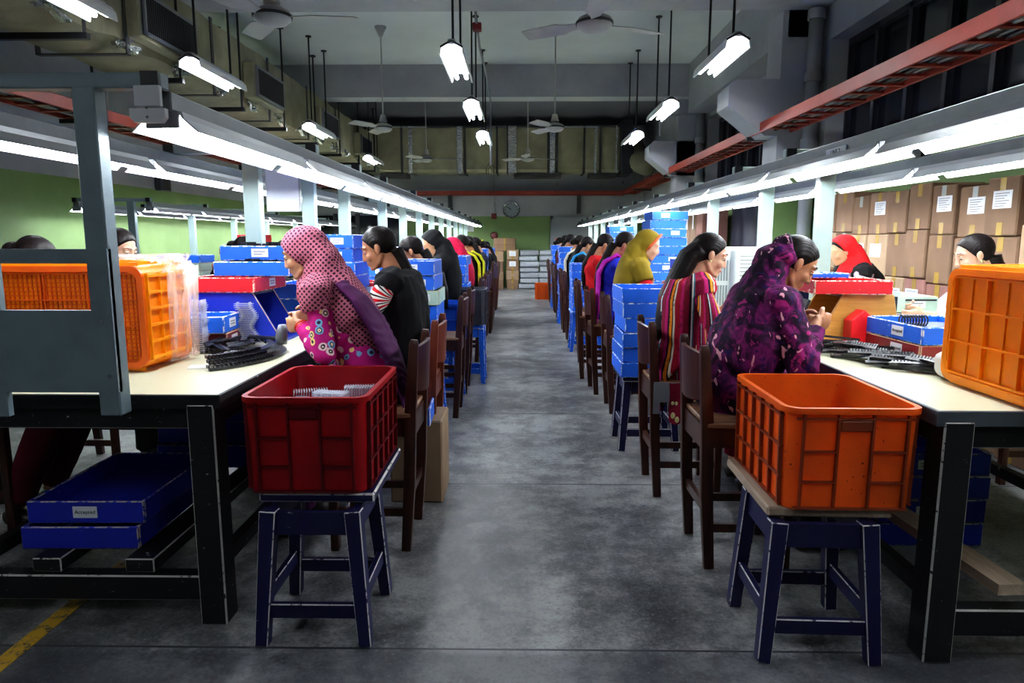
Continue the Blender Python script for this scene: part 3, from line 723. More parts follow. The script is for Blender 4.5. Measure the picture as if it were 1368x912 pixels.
def make_crate(label,loc,rot,c,rib,a=.41,b=.60,h=.32,cat='crate',base=None,group=None,nl=5):
    """open plastic crate, short sides face +-Y, long sides +-X"""
    t=thing('plastic_crate',label,cat,loc,0,group); t.rotation_euler=rot
    tp=.012; r=.045; w=.005
    m=MB(); A0,B0=a-2*tp,b-2*tp
    rings(m,[rrect(A0,B0,r,0),rrect(a-.014,b-.014,r,h-.01),rrect(a-.014-2*w,b-.014-2*w,r-w,h-.01),rrect(A0-2*w,B0-2*w,r-w,.012)])
    m.build('shell',c,t,smooth=40)
    m=MB(); rings(m,[rrect(a-.02,b-.02,r,h-.018),rrect(a+.006,b+.006,r+.004,h-.018),rrect(a+.006,b+.006,r+.004,h),rrect(a-.026,b-.026,r-.003,h),rrect(a-.026,b-.026,r-.003,h-.018)],False,False); m.build('rim',c,t,smooth=40)
    m=MB(); e=.012
    def wpos(frac): # wall half extents at height fraction
        return (A0/2+(a-.014-A0)/2*frac),(B0/2+(b-.014-B0)/2*frac)
    def vrib(side,u,z0,z1,wd=.007):
        x0,y0=wpos(z0/h); x1,y1=wpos(z1/h)
        if side in('y-','y+'):
            s=-1 if side=='y-' else 1; m.bar((u,s*(y0+e/2),z0),(u,s*(y1+e/2),z1),wd,e,(0,1,0))
        else:
            s=-1 if side=='x-' else 1; m.bar((s*(x0+e/2),u,z0),(s*(x1+e/2),u,z1),wd,e,(1,0,0))
    def hrib(side,u0,u1,z,wd=.006):
        x,y=wpos(z/h)
        if side in('y-','y+'):
            s=-1 if side=='y-' else 1; m.bar((u0,s*(y+e/2),z),(u1,s*(y+e/2),z),e,wd)
        else:
            s=-1 if side=='x-' else 1; m.bar((s*(x+e/2),u0,z),(s*(x+e/2),u1,z),e,wd)
    fx=[-.37*a,-.12*a,.13*a,.38*a]
    for sd in ('y-','y+'):
        for u in fx: vrib(sd,u,.006,h-.02)
        hrib(sd,-a/2+.03,a/2-.03,h*.90)
        for u0,u1 in ((fx[0],fx[1]),(fx[2],fx[3])):
            for z in (h*.58,h*.28): hrib(sd,u0,u1,z)
        hrib(sd,-a/2+.035,a/2-.035,.006)
    for sd in ('x-','x+'):
        us=[-b/2+.05+k*(b-.1)/nl for k in range(nl+1)]
        for u in us: vrib(sd,u,.006,h-.02,.010)
        for z in (h*.90,h*.60,h*.30,.006): hrib(sd,-b/2+.04,b/2-.04,z)
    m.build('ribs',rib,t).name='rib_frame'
    m=MB()
    for s in (-1,1):
        x,y=wpos(.86); m.bb(fx[1]+.004,fx[2]-.004,s*(y+.006)-.006,s*(y+.006)+.006,h*.78,h*.885)
    m.build('handle_panel',rib,t,bevel=.003)
    if base:
        m=MB(); nx,ny,wd,mt=base
        ax_,bx_=A0/2-.03,B0/2-.03
        rings(m,[rrect(A0,B0,r,.002),rrect(A0,B0,r,-.016),rrect(A0-.045,B0-.045,r-.012,-.016),rrect(A0-.05,B0-.05,r-.014,.002)],False,False)
        for k in range(nx+1):
            x=-ax_+2*ax_*k/nx; big=(k%max(1,nx//3)==0); m.bb(x-wd/2,x+wd/2,-bx_,bx_,-.013 if big else -.005,.0)
            if big and nx>8: m.bb(x+.012-wd/2,x+.012+wd/2,-bx_,bx_,-.012,0)
        for k in range(ny+1):
            y=-bx_+2*bx_*k/ny; big=(k%max(1,ny//3)==0); m.bb(-ax_,ax_,y-wd/2,y+wd/2,-.013 if big else -.005,.0)
        m.build('base_lattice',mt,t)
    return t
def make_tray(label,loc,c='blue',w=.34,d=.45,h=.082,rz=0,group=None,sheet='y',txt=False,rough=None,u=.02,nopaper=False):
    """shallow wooden tray; top-level mesh, paper label child"""
    m=MB(); e=.012
    m.bb(-w/2,w/2,-d/2,-d/2+e,0,h).bb(-w/2,w/2,d/2-e,d/2,0,h).bb(-w/2,-w/2+e,-d/2+e,d/2-e,0,h).bb(w/2-e,w/2,-d/2+e,d/2-e,0,h).bb(-w/2+e,w/2-e,-d/2+e,d/2-e,.004,.012)
    o=m.build('wooden_tray',[c,c+'_edge'],None,loc,rz,bevel=.0045,bmi=1)
    tag(o,label,'tray',group)
    if sheet and not nopaper:
        pw,ph=.085,.042; z=h*.52; m=MB()
        if sheet=='y': m.bb(u-pw/2,u+pw/2,-d/2-.0015,-d/2,z-ph/2,z+ph/2)
        elif sheet=='x-': m.bb(-w/2-.0015,-w/2,u-pw/2,u+pw/2,z-ph/2,z+ph/2)
        else: m.bb(w/2,w/2+.0015,u-pw/2,u+pw/2,z-ph/2,z+ph/2)
        p=m.build('label_sheet','paper',o)
        if txt:
            if sheet=='y': text('Accepted',.019,'lettering',p,(u,-d/2-.002,z),(R(90),0,0))
            elif sheet=='x-': text('Accepted',.019,'lettering',p,(-w/2-.002,u,z),(R(90),0,R(-90)))
            else: text('Accepted',.019,'lettering',p,(w/2+.002,u,z),(R(90),0,R(90)))
        else:
            m=MB()
            for k in range(2):
                zz=z+.006-k*.012
                if sheet=='y': m.bb(u-.03,u+.028-.014*k,-d/2-.0024,-d/2-.0015,zz-.0022,zz+.0022)
                elif sheet=='x-': m.bb(-w/2-.0024,-w/2-.0015,u-.03,u+.028,zz-.0022,zz+.0022)
                else: m.bb(w/2+.0015,w/2+.0024,u-.03,u+.028,zz-.0022,zz+.0022)
            m.build('printed_lines','greypl',p)
    return o
def stack(where,x,y,z,cols,w=.34,d=.45,h=.084,group=None,sheet='y',jit=.013,txt=()):
    n=len(cols); names={'blue':'blue','bluedark':'dark blue','navytray':'deep blue','redpaint':'red','maroon':'dark red','mint':'pale mint'}
    for i,c in enumerate(cols):
        k=n-1-i; pos=('topmost' if k==0 else ORD[k]+' from top') if n>1 else 'the only one'
        make_tray('%s tray, %s, stack %s'%(names[c],pos,where),(x+rnd.uniform(-jit,jit),y+rnd.uniform(-jit,jit),z+i*(h+.001)),c,w,d,h,rnd.uniform(-.02,.02),group or ('trays stacked '+where),sheet,u=rnd.uniform(-.05,.08),txt=i in txt,nopaper=rnd.random()<.25)
    return z+n*(h+.001)

rnd.seed(21)
# --- chairs and stools on the right of the aisle (faces +X)
CXR,CXL=.885,-.62
make_chair('dark wooden chair with curved back panel, just behind the orange crate',(CXR,2.75,0),0)
make_chair('dark wooden chair with a pale patch, holding the woman in striped shawl',(.83,3.52,0),0)
MB().bb(-.172,-.14,-.192,-.186,.44,.60).bb(-.172,.04,-.196,-.190,.50,.60).build('mended_plate','greypl',bpy.data.objects['wooden_chair.001'])
make_chair('dark wooden chair carrying the woman in the olive headscarf',(.82,5.2,0),0)
make_chair('dark wooden chair carrying the woman in blue with a magenta shawl',(.76,5.85,0),R(3))
make_chair('dark wooden chair carrying the woman in red, right row',(.76,7.05,0),0)
for y,l in ((8.75,'the woman in turquoise'),(9.75,'the woman with the cream shawl'),(11.35,'the woman in maroon'),(12.4,'the dark haired woman next after maroon'),(14.4,'the last woman in the right row')):
    make_chair('dark wooden chair carrying '+l,(.74,y,0),0)
make_chair('dark wooden chair with nobody on it, between two tray stacks in the right row',(.72,6.5,0),R(-4))
for y,l in ((2.89,'nearest chair in the left row, carrying the woman in pink dotted headscarf'),(3.56,'reddish wooden chair carrying the woman in black and striped sleeves'),(5.06,'chair carrying the half hidden woman behind the black and striped one'),(5.85,'chair carrying the woman in a black headscarf'),(7.4,'chair carrying the woman in a crimson scarf'),(8.35,'chair carrying the woman in black with a yellow band'),(9.1,'chair carrying the next woman in black after the yellow band'),(10.3,'chair carrying the woman in black with flowered hair'),(11.4,'chair carrying the second last woman of the left row'),(12.8,'chair carrying the last woman of the left row')):
    make_chair('dark wooden '+l if not l.startswith('redd') else l,(CXL,y,0),R(180),'chairred' if l.startswith('redd') else 'chair')
make_chair('tall dark chair standing out into the aisle, far end of the left row',(-.58,9.65,0),R(180),h=1.0)
# seats across the benches
make_chair('dark chair under the far side of left bench, seen past the blue trays',(-2.45,3.05,0),0)
make_chair('dark chair on the far side of left bench, second from the end board',(-2.45,3.85,0),0)
make_chair('dark chair across the right bench, carrying the woman in white',(2.74,3.72,0),R(180))
make_chair('dark chair across the right bench, carrying the woman in a red scarf',(2.74,5.2,0),R(180))
make_stool('dark blue chipped stool under the red crate',(-.67,2.205,0),0,ay=.17,by=.5,bx=.38)
o=make_stool('dark blue chipped stool with a bare worn top under the orange crate',(.928,2.135,0),R(-2),top='plank',ay=.13,by=.48,bx=.38,ax=.03)
make_stool('dark blue stool under the tray stack beside the woman in striped shawl',(.79,4.28,0),0)
for y,l in ((8.05,'first'),(10.75,'second'),(13.3,'third')):
    make_stool('blue stool under the %s distant tray stack of the right row'%l,(.75,y,0),0,'blue')
make_stool('blue stool under the mint banded tray stack in the left row',(-.70,4.45,0),0,'blue',h=.52)
make_stool('blue stool under the blue ribbed crate in the left row',(-.66,5.53,0),0,'blue',by=.34,fy=.13)
make_stool('blue stool under the grey crate in the left row',(-.50,6.24,0),0,'blue',h=.54,bx=.32,by=.30,fx=.15,fy=.13)
for y,l in ((6.78,'first'),(9.95 if False else 10.85,'second'),(13.5,'third')):
    make_stool('blue stool under the %s distant tray stack of the left row'%l,(-.70,y,0),0,'blue',h=.52)
# --- crates
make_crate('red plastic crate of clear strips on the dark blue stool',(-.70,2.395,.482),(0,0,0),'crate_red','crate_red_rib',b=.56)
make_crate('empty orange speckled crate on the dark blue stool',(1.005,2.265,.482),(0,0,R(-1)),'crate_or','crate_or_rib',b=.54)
make_crate('amber crate lying on its side at the end of the right bench',(1.50,2.12,TZ+.21),(0,R(90),R(-1)),'crate_ye','crate_ye_rib',base=(3,6,.007,'crate_ye'))
make_crate('orange crate lying on its side in a plastic bag, left bench',(-1.71,2.54,TZ+.21),(R(-90),0,0),'crate_ye','crate_ye_rib',a=.62,b=.41,h=.30,base=(30,20,.0035,'crate_dor'))
make_crate('grey plastic crate on a blue stool in the left row',(-.49,6.24,.542),(0,0,0),'crate_gy','crate_gy',a=.34,b=.36)
make_crate('blue ribbed plastic crate on a blue stool in the left row',(-.66,5.53,.482),(0,0,0),'crate_bl','crate_bl',a=.40,b=.33)
make_crate('small orange crate on the floor at the far end of the right row',(.50,15.2,0),(0,0,0),'crate_or','crate_or',a=.40,b=.5,h=.34)
# plastic film over the open end of the left crate
m=MB(); rs=[]
for i,y in enumerate((2.665,2.70,2.75,2.80,2.835,2.85)):
    g=.008+.005*i; ring=[]
    base=rrect(.62+2*g,.41+2*g*.8,.06,0,9)
    for j,(px,pz,_) in enumerate(base):
        wv=.009*math.sin(j*2.3+i*.3)+.006*math.sin(j*5.1+i*.4)
        ring.append((-1.71+px+wv,y+.012*math.sin(j*1.7),max(TZ+.004,TZ+.21+pz+wv)))
    rs.append(ring)
rs.append([(-1.71+(p[0]+1.71)*.8,2.862,TZ+.21+(p[2]-TZ-.21)*.8) for p in rs[-1]])
rings(m,rs,False,True)
o=m.build('plastic_bag','film',smooth=True); tag(o,'clear plastic bag pulled over the open end of the orange crate','bag')
# clear strips in the red crate: a coiled stack each
def strip_coil(label,loc,rz,w=.09,h=.05,n=14,group=None):
    m=MB()
    for k in range(n):
        x=-w/2+w*k/(n-1); m.box((x,0,h/2),(.002,.05,h)); m.box((x+.002,.0,h*.9),(.004,.052,.003)); m.box((x+.002,0,h*.1),(.004,.052,.003))
    o=m.build('clear_strip','clear',loc=loc,rz=rz); return tag(o,label,'plastic strip',group)
rnd.seed(4)
for k,(x,y,z,rz) in enumerate(((-.80,2.52,.68,.3),(-.70,2.44,.69,-.2),(-.60,2.50,.70,.1),(-.78,2.36,.66,.8),(-.66,2.33,.65,-.5),(-.60,2.37,.66,.5),(-.84,2.44,.66,1.2),(-.72,2.58,.66,.2))):
    strip_coil('clear plastic strip bundle among those heaped in the red crate',(x,y,z),rz,.12,.06,group='clear strips in the red crate')
m=MB(); m.bb(-.87,-.53,2.16,2.63,.497,.655); o=m.build('strip_heap','clear'); tag(o,'mass of clear plastic strips filling the lower part of the red crate','plastic strips',kind='stuff')
# --- tray stacks
stack('on the stool beside the woman in striped shawl',.785,4.26,.482,['blue']*6,h=.088,w=.36,d=.44)
stack('on the first distant stool of the right row',.75,8.05,.482,['blue']*6,h=.09)
stack('on the second distant stool of the right row',.75,10.75,.482,['blue']*8,h=.088)
stack('on the third distant stool of the right row',.75,13.3,.482,['blue']*8,h=.088)
stack('with mint band in the left row',-.70,4.45,.522,['blue','blue','blue','blue','mint','blue','blue'],h=.092,w=.34,d=.42)
stack('on the first distant stool of the left row',-.70,6.78,.522,['blue']*7,h=.088)
stack('on the second distant stool of the left row',-.70,10.85,.522,['blue']*7,h=.09)
stack('on the third distant stool of the left row',-.70,13.5,.522,['blue']*7,h=.088)
# on the left bench
def parts_bin(label,loc,w,d,h,mat,side=1,inner='blackpl'):
    """bin with trapezoid side boards, sloped open front"""
    t=thing('parts_bin',label,'bin',loc)
    f=side
    a=[(-w/2*f,0,0),(w/2*f,0,0),(w*.20*f,0,h),(-w/2*f if mat!='oak' else -w*.38*f,0,h)]
    for y in (0,d-.014): MB().prism([(p[0],y,p[2]) for p in a],(0,.014,0)).build('side_board',[mat,'ply'],t,bevel=.003,bmi=1)
    MB().bb(-w/2,w/2,.014,d-.014,0,.012).build('floor_board',mat,t)
    x0=-w/2*f if mat!='oak' else -w*.44*f
    MB().bb(min(x0,x0+.014*f),max(x0,x0+.014*f),.014,d-.014,.012,h-.012).build('back_board',inner,t)
    MB().bb(min(a[2][0],a[3][0]),max(a[2][0],a[3][0]),.014,d-.014,h-.013,h-.001).build('top_board',inner,t)
    return t
MT['bluepanel']=plain('deep blue board',(.012,.035,.42),.4,0,5,.2)
parts_bin('deep blue parts bin with sloping open front under a red tray',(-1.40,3.30,TZ),.46,.29,.245,'bluepanel',1)
make_tray('red chipped tray on top of the deep blue bin',(-1.46,3.50,TZ+.247),'redpaint',.34,.46,.072,0,None,'x+',False)
make_tray('blue tray of black pieces on the red chipped tray',(-1.34,3.56,TZ+.321),'blue',.37,.40,.072,.04,None,'y',False,nopaper=True)
make_tray('blue tray full of black pieces, topmost over the deep blue bin',(-1.33,3.64,TZ+.397),'blue',.37,.40,.072,-.03,None,'y',False)
make_tray('dark red tray under a blue one beside the bagged orange crate',(-1.53,3.17,TZ),'maroon',.34,.22,.075,.10,None,'x+',False,u=0)
make_tray('blue tray on the dark red one beside the bagged orange crate',(-1.53,3.16,TZ+.077),'blue',.34,.24,.078,.08,None,'x+',False,u=0)
stack('on the left bench before the striped sleeves',-1.26,4.62,TZ,['blue']*6,h=.088)
stack('on the left bench behind the deep blue bin',-1.22,4.02,TZ,['bluedark','blue','blue'],h=.085)
stack('on the left bench before the black headscarf',-1.25,6.4,TZ,['blue']*5,h=.086)
stack('on the left bench farther along',-1.25,8.6,TZ,['blue']*5,h=.086)
t=make_tray('small red tray with a paper face standing in the left row',(-1.05,5.0,TZ),'redpaint',.26,.3,.20,0,None,None)
MB().bb(-.06,.07,-.153,-.15,.04,.17).build('label_sheet','paper',t)
MB_box=carton('carton','open brown carton on the floor behind the nearest left chair',(-.52,3.40,0),(.26,.30,.42),'cardpale',0,None,tape=False)
make_tray('blue tray resting on the open carton behind the nearest left chair',(-.56,3.32,.424),'blue',.24,.38,.085,.05,None,None)
# under the left bench
for k,(x,y,z) in enumerate(((-1.55,2.52,.226),(-1.535,2.54,.312))):
    make_tray(('lower','upper')[k]+' deep blue tray of the pair on the lower rails of the left bench',(x,y,z),'navytray',.41,.56,.082,R(1),'trays under the left bench','y' if k else None,True,u=.0)
stack('deep under the left bench',-1.50,3.32,.226,['navytray']*3,w=.46,d=.4,h=.11)
for x in (-1.62,-1.30): tag(MB().bb(-.05,.05,0,1.5,0,.05).build('support_slat',['blackpaint','blackpaint_edge'],loc=(x,2.17,.176),bevel=.004,bmi=1),'black chipped slat carrying the trays under the left bench, %s'%('inner one','outer one')[x>-1.4],'slat')
tag(MB().bb(-.045,.045,0,1.3,0,.035).build('timber_plank','plank',loc=(1.50,1.97,.226),rz=R(3)),'pale raw timber plank lying on the lower rail of the right bench','plank')
stack('deep under the right bench',1.75,3.0,.002,['navytray']*4,w=.46,d=.4,h=.10)
# on the right bench
parts_bin('oak veneered parts bin with sloping sides under a red tray',(1.63,3.30,TZ),.42,.30,.24,'oak',-1,'laptop')
make_tray('red chipped tray on top of the oak parts bin',(1.585,3.42,TZ+.242),'redpaint',.36,.32,.066,-.06,None,None)
make_tray('thin blue tray on the red tray over the oak bin',(1.52,3.5,TZ+.31),'blue',.22,.14,.025,0,None,None)
c=thing('card_block','bright red pointed card block in front of the oak bin','block',(1.60,3.19,TZ))
MB().prism([(-.058,0,0),(.058,0,0),(.058,0,.125),(0,0,.175),(-.058,0,.125)],(0,.08,0)).build('body','pentred',c,bevel=.003)
make_tray('dark red tray under the blue one, front of the right bench',(1.80,3.0,TZ),'maroon',.36,.45,.072,R(2),None,'x-',True,u=-.05)
make_tray('blue chipped tray of clear pieces on the dark red one, front of the right bench',(1.80,3.0,TZ+.074),'blue',.36,.46,.074,R(2),None,'x-',True,u=-.05)
m=MB(); m.bb(1.64,1.96,2.80,3.2,TZ+.088,TZ+.120); tag(m.build('clear_beads','clear'),'loose clear plastic pieces filling the blue tray at the front of the right bench','plastic pieces',kind='stuff')
m=MB()
for k in range(9): m.tube([(-.05+k*.0125,0,.028+.026*math.sin(q*.7)) if False else (-.05+k*.0125,.024*math.cos(q*.7),.026+.024*math.sin(q*.7)) for q in range(10)],.004,5)
o=m.build('coil_strip','blackpl',loc=(1.73,3.02,TZ+.121)); tag(o,'dark coiled plastic strip standing in the blue tray','plastic strip')
make_tray('dark blue tray under the pale mint tray, far edge of the right bench',(2.06,3.95,TZ),'bluedark',.42,.40,.10,0,None,None)
make_tray('pale mint tray with smeared sticker, far edge of the right bench',(2.07,3.95,TZ+.102),'mint',.42,.38,.09,0,None,'y',u=.1)
m=MB(); m.bb(.03,.20,-.1935,-.1915,.066,.076); m.build('ink_smear','ink',bpy.data.objects['wooden_tray.%03d'%([int(o.name.split('.')[-1]) for o in bpy.data.objects if o.name.startswith('wooden_tray.')][-1])])
stack('rising high on the right bench behind the olive headscarf',1.48,7.2,TZ,['blue']*9,w=.36,h=.086)
stack('on the right bench before the olive headscarf woman',1.42,5.65,TZ,['blue']*4,w=.3,h=.085)
stack('tall on the right bench farther along',1.48,10.4,TZ,['blue']*8,w=.36,h=.086)
# white air coolers behind the second woman
for k,(x,y,w) in enumerate(((1.36,4.85,.16),(1.55,4.75,.24))):
    c=thing('air_cooler',('narrow white slatted cooler case beside the wider one, on the right bench','wide white rounded cooler case with fine grille on the right bench')[k],'cooler',(x,y,TZ))
    MB().bb(-w/2,w/2,-.12,.2,0,.43+.02*k).build('case','acwhite',c,bevel=.03 if k else .015,segs=3,smooth=40)
    m=MB()
    if k==0:
        for q in range(6): m.bb(-w/2+.03+q*.019,-w/2+.04+q*.019,-.126,-.118,.05,.19); m.bb(-w/2+.03+q*.019,-w/2+.04+q*.019,-.126,-.118,.22,.36)
    else:
        for q in range(14): m.bb(-w/2+.035,w/2-.03,-.124,-.119,.05+q*.026,.056+q*.026)
    m.build('grille','acgrille',c)
# tarpaulin and cartons along the right wall
m=MB(); vs=[];fs=[]
for i in range(22):
    for j in range(6): vs.append((3.265+.032*math.sin(i*1.1+j*.6)-.03*j/5, 8.6+i*.10, 1.95-j*.38))
for i in range(21):
    for j in range(5): a=i*6+j; fs.append((a,a+1,a+7,a+6))
o=m.add(vs,fs).build('tarpaulin','tarp',smooth=True); tag(o,'dark navy sheet hung on the right wall between pillars','tarpaulin')
rnd.seed(31)
CB=[]
cols=[]; y=3.5
k=0
zrow=[0,.35,.69,1.03,1.37]
while y<6.6:
    w=.285+rnd.uniform(-.03,.05); cols.append((y,w)); y+=w+.006
names=['bottom','second','third','fourth','top']
for ci,(y,w) in enumerate(cols):
    z=0
    for r in range(5):
        h=.335+rnd.uniform(-.02,.02)
        sh=None
        if (r==4 and ci in(2,3,4,7)) or (r==3 and ci in(7,8)) or (r==2 and ci in (5,6)): sh=(rnd.uniform(-.04,.04),h*.62,.165,.105)
        mt=rnd.choice(['card','card','cardpink','cardpale','card']) if r<4 else 'card'
        carton('carton','%s carton in the %s column of the carton wall, %s from the near end%s'%({'card':'brown','cardpink':'pinkish','cardpale':'pale brown'}[mt],names[r],ORD[ci],' with white sheet' if sh else '') if False else '%s carton, %s layer of the carton wall, %s column%s'%({'card':'brown','cardpink':'pinkish','cardpale':'pale brown'}[mt],names[r],ORD[ci],' with white sheet' if sh else ''),
               (3.06+rnd.uniform(-.02,.02),y+w/2,z),(.38,w,h),mt,rnd.uniform(-.02,.02),'cartons in the wall of boxes',sh,True,'x',rnd.random()<.3)
        z+=h+.002
for k in range(4):
    y=11.05+k*.40
    for r,(z,h) in enumerate(((0,.8),(.802,.95))):
        carton('carton','tall brown carton, %s layer, %s along the far row by the right wall'%(('lower','upper')[r],ORD[k]),(3.02,y,z),(.4,.385,h),'card' if k%3 else 'cardpink',0,'tall cartons at the far right wall',(0,h*.82,.07,.22) if (r==1 and k in(1,2)) else None,False,'x')
# --- loose black pieces
def comb_mesh():
    m=MB(); m.bb(-.075,.075,-.007,.007,0,.010)
    for k in range(13): x=-.068+k*.0113; m.bb(x-.0036,x+.0036,.006,.025,0,.009)
    m.bb(-.082,-.075,-.007,.007,0,.009); return m
src=None; rnd.seed(8)
def scatter(n,fn,label,group,zl=.0105):
    global src
    for i in range(n):
        x,y,a=fn(i); lay=(i%4)
        z=TZ+.001+lay*zl
        if src is None:
            src=comb_mesh().build('comb_strip','blackpl',loc=(x,y,z),rz=a); tag(src,label,'comb',group)
        else:
            o=dup(src,(x,y,z+.006),a,label,group); o.rotation_euler=(R(rnd.uniform(-20,40)),R(rnd.uniform(-5,5)),a)
scatter(26,lambda i:(1.34+rnd.uniform(0,.22),2.90+rnd.uniform(0,.30),R(rnd.uniform(-65,25))),'small black comb piece in the loose heap left of the dark red tray','black combs beside the dark red tray')
scatter(22,lambda i:(1.40+.0075*i+rnd.uniform(-.035,.035),2.84-.018*i+rnd.uniform(-.03,.03),R(rnd.uniform(-75,-15))),'small black comb piece in the dense heap between the dark red tray and amber crate','black combs before the dark red tray')
scatter(18,lambda i:(-1.33+rnd.uniform(-.09,.12),3.05+rnd.uniform(-.14,.14),R(rnd.uniform(0,180))),'small black comb piece in the heap beside the dark red tray, left bench','black combs on the left bench')
for k,(x,y) in enumerate(((-1.36,3.55),(-1.28,3.6),(-1.4,3.62),(-1.2,3.52),(-1.32,3.48))):
    pass
# heaps of black pieces on the top trays of the left bench
for (x,y,z,nm) in ((-1.33,3.64,TZ+.462,'topmost blue tray'),(-1.34,3.50,TZ+.380,'second blue tray')):
    for i in range(14):
        dup(src,(x+rnd.uniform(-.09,.09),y+rnd.uniform(-.10,.12)*(1 if 'top' in nm else .4),z+.008*(i%3)),R(rnd.uniform(0,180)),'small black comb piece heaped in the %s over the deep blue bin'%nm,'black combs in the '+nm)
# curved black belts of teeth
for k,(x,y,r,a0,a1) in enumerate(((-1.50,2.89,.455,-48,40),(-1.50,2.90,.425,-47,38),(-1.51,2.91,.405,-46,36))):
    m=MB(); n=26; vs=[];fs=[]
    for i in range(n):
        a=R(a0+(a1-a0)*i/(n-1)); w=.012+.014*math.sin(math.pi*i/(n-1)); wz=.011
        for rr,zz in ((r-w,0),(r+w*.3,0),(r+w*.3,wz),(r-w,wz)): vs.append((rr*math.cos(a),rr*math.sin(a),zz))
    for i in range(n-1):
        b=i*4
        for q in range(4): fs.append((b+q,b+(q+1)%4,b+4+(q+1)%4,b+4+q))
    fs+=[(3,2,1,0),tuple(len(vs)-4+q for q in range(4))]
    m.add(vs,fs)
    for i in range(18):
        a=R(a0+(a1-a0)*.45*i/17); m.box(((r-.012)*math.cos(a),(r-.012)*math.sin(a),.016),(.03,.006,.012),rz=a)
    o=m.build('curved_comb','blackpl',loc=(x,y,TZ+.001+k*.0135)); tag(o,'curved black comb belt near the bench edge, %s of three laid together'%('lowest','middle','topmost')[k],'comb')
o=strip_coil('clear zigzag strip stack leaning against the deep blue bin',(-1.36,3.24,TZ+.001),0,.03,.05,4)
bpy.data.objects.remove(o)
m=MB()
for k in range(22): m.box((.012*math.sin(k*.55),0,.009*k+.005),(.085,.03,.0035)); m.box((.012*math.sin(k*.55)+.03,0,.009*k+.009),(.003,.03,.008)); m.box((.012*math.sin(k*.55)-.03,0,.009*k+.009),(.003,.03,.008))
tag(m.build('clear_strip','clear',loc=(-1.33,3.265,TZ+.001)),'clear zigzag strip stack standing against the deep blue bin','plastic strip')
m=MB()
for k in range(26): m.box((.006*math.sin(k*.9),0,.009*k+.005),(.05,.05,.0035)); m.box((.02,0,.009*k+.009),(.003,.05,.008)); m.box((-.02,0,.009*k+.009),(.003,.05,.008))
tag(m.build('clear_strip','clear',loc=(-1.425,2.985,TZ+.001)),'tall clear strip stack right behind the plastic bag','plastic strip')
o=tag(MB().loft([(0,0,0),(0,0,.03),(.004,0,.06),(.006,0,.085)],[(.030,.022),(.036,.026),(.034,.022),(.028,.014)],(0,1,0),12).build('cloudy_pouch','pouch',loc=(-1.06,2.97,TZ+.044),smooth=True),'small cloudy grey pouch standing at the bench edge under her hands','pouch')
o=tag(MB().box((0,0,.012),(.09,.05,.022),rz=.4).build('grey_block','greypl',loc=(-1.24,2.90,TZ+.001),bevel=.004),'small grey ribbed block by the comb heap, left bench','block')
tag(MB().bb(-.07,.07,-.04,.04,0,.001).build('paper_slip','paper',loc=(-1.25,2.66,TZ+.001),rz=.3),'white paper slip on the left bench before the bagged crate','paper')
m=MB(); m.ell((0,0,.055),(.06,.055,.055)); o=m.build('white_bag','white',loc=(1.56,2.46,TZ+.001),smooth=True)
for v in o.data.vertices: v.co+=V((.006*math.sin(v.co.z*90+v.co.x*60),.006*math.cos(v.co.x*80),0))
tag(o,'small crumpled white bag beside the amber crate','bag')
tag(MB().box((0,0,.115),(.012,.20,.22),ry=R(20)).build('tablet_board','laptop',loc=(1.30,3.28,TZ+.005)),'dark board leaning by the oak bin','board')
# ================================================================== people
def clothmat(name,fn,rough=.8,sheen=.0):
    t=NT(name); c=fn(t); n=t.noise(220,2,.5)
    t.bsdf(c,rough,bump=n,bstr=.06,spec=.2,**{'Sheen Weight':sheen}); return t.m
def flat(col,var=.25):
    def f(t):
        n=t.noise(7,4,.6); return t.mix(t.math('MULTIPLY',t.step(n,.35,.7),var),col,tuple(x*.35 for x in col))
    return f
def dots(base,dot,sc,th=.30,edge=None):
    def f(t):
        uv=t.n('ShaderNodeTexCoord').outputs['UV']
        vr=t.n('ShaderNodeTexVoronoi',{'Vector':uv,'Scale':sc,'Randomness':.0}); n=t.noise(4,3)
        b=t.mix(t.step(n,.35,.7),base,tuple(x*.62 for x in base))
        return t.mix(t.step(vr.outputs['Distance'],th+.05,th-.05),b,dot)
    return f
def flowers(t):
    co=t.coord(); vr=t.n('ShaderNodeTexVoronoi',{'Vector':co,'Scale':23.0,'Randomness':.7}); d=vr.outputs['Distance']
    col=vr.outputs['Color']; sp=t.n('ShaderNodeSeparateColor',{0:col})
    ang=t.n('ShaderNodeTexNoise',{'Scale':90.,'Vector':co}).outputs[0]
    d2=t.math('ADD',d,t.math('MULTIPLY',t.math('SUBTRACT',ang,.5),.16))
    pet=t.mix(t.step(sp.outputs[0],.48,.52),(.80,.62,.25),(.20,.42,.62)); pet=t.mix(t.step(sp.outputs[1],.68,.7),pet,(.75,.55,.55))
    c=t.mix(t.step(d2,.42,.40),(.40,.012,.17),pet)
    c=t.mix(t.step(d2,.27,.25),c,(.03,.02,.05)); c=t.mix(t.step(d,.18,.16),c,(.85,.75,.55)); c=t.mix(t.step(d,.08,.07),c,(.55,.08,.05))
    return c
def blotch(t):
    co=t.coord(); n=t.noise(9,4,.6,co,1.2); n2=t.noise(14,3,.5,t.mapping(co,(1,1,1),(3,5,1)),1.5); n3=t.noise(19,2,.4,t.mapping(co,(1.6,1,1),(7,2,9)),.8)
    c=t.ramp(n,[(.38,(.007,.002,.012)),(.49,(.030,.003,.030)),(.58,(.14,.008,.095)),(.68,(.04,.004,.045))])
    c=t.mix(t.step(n2,.60,.66),c,(.25,.014,.13)); c=t.mix(t.step(n2,.42,.36),c,(.02,.005,.06))
    return t.mix(t.step(n3,.665,.69),c,(.62,.30,.36))
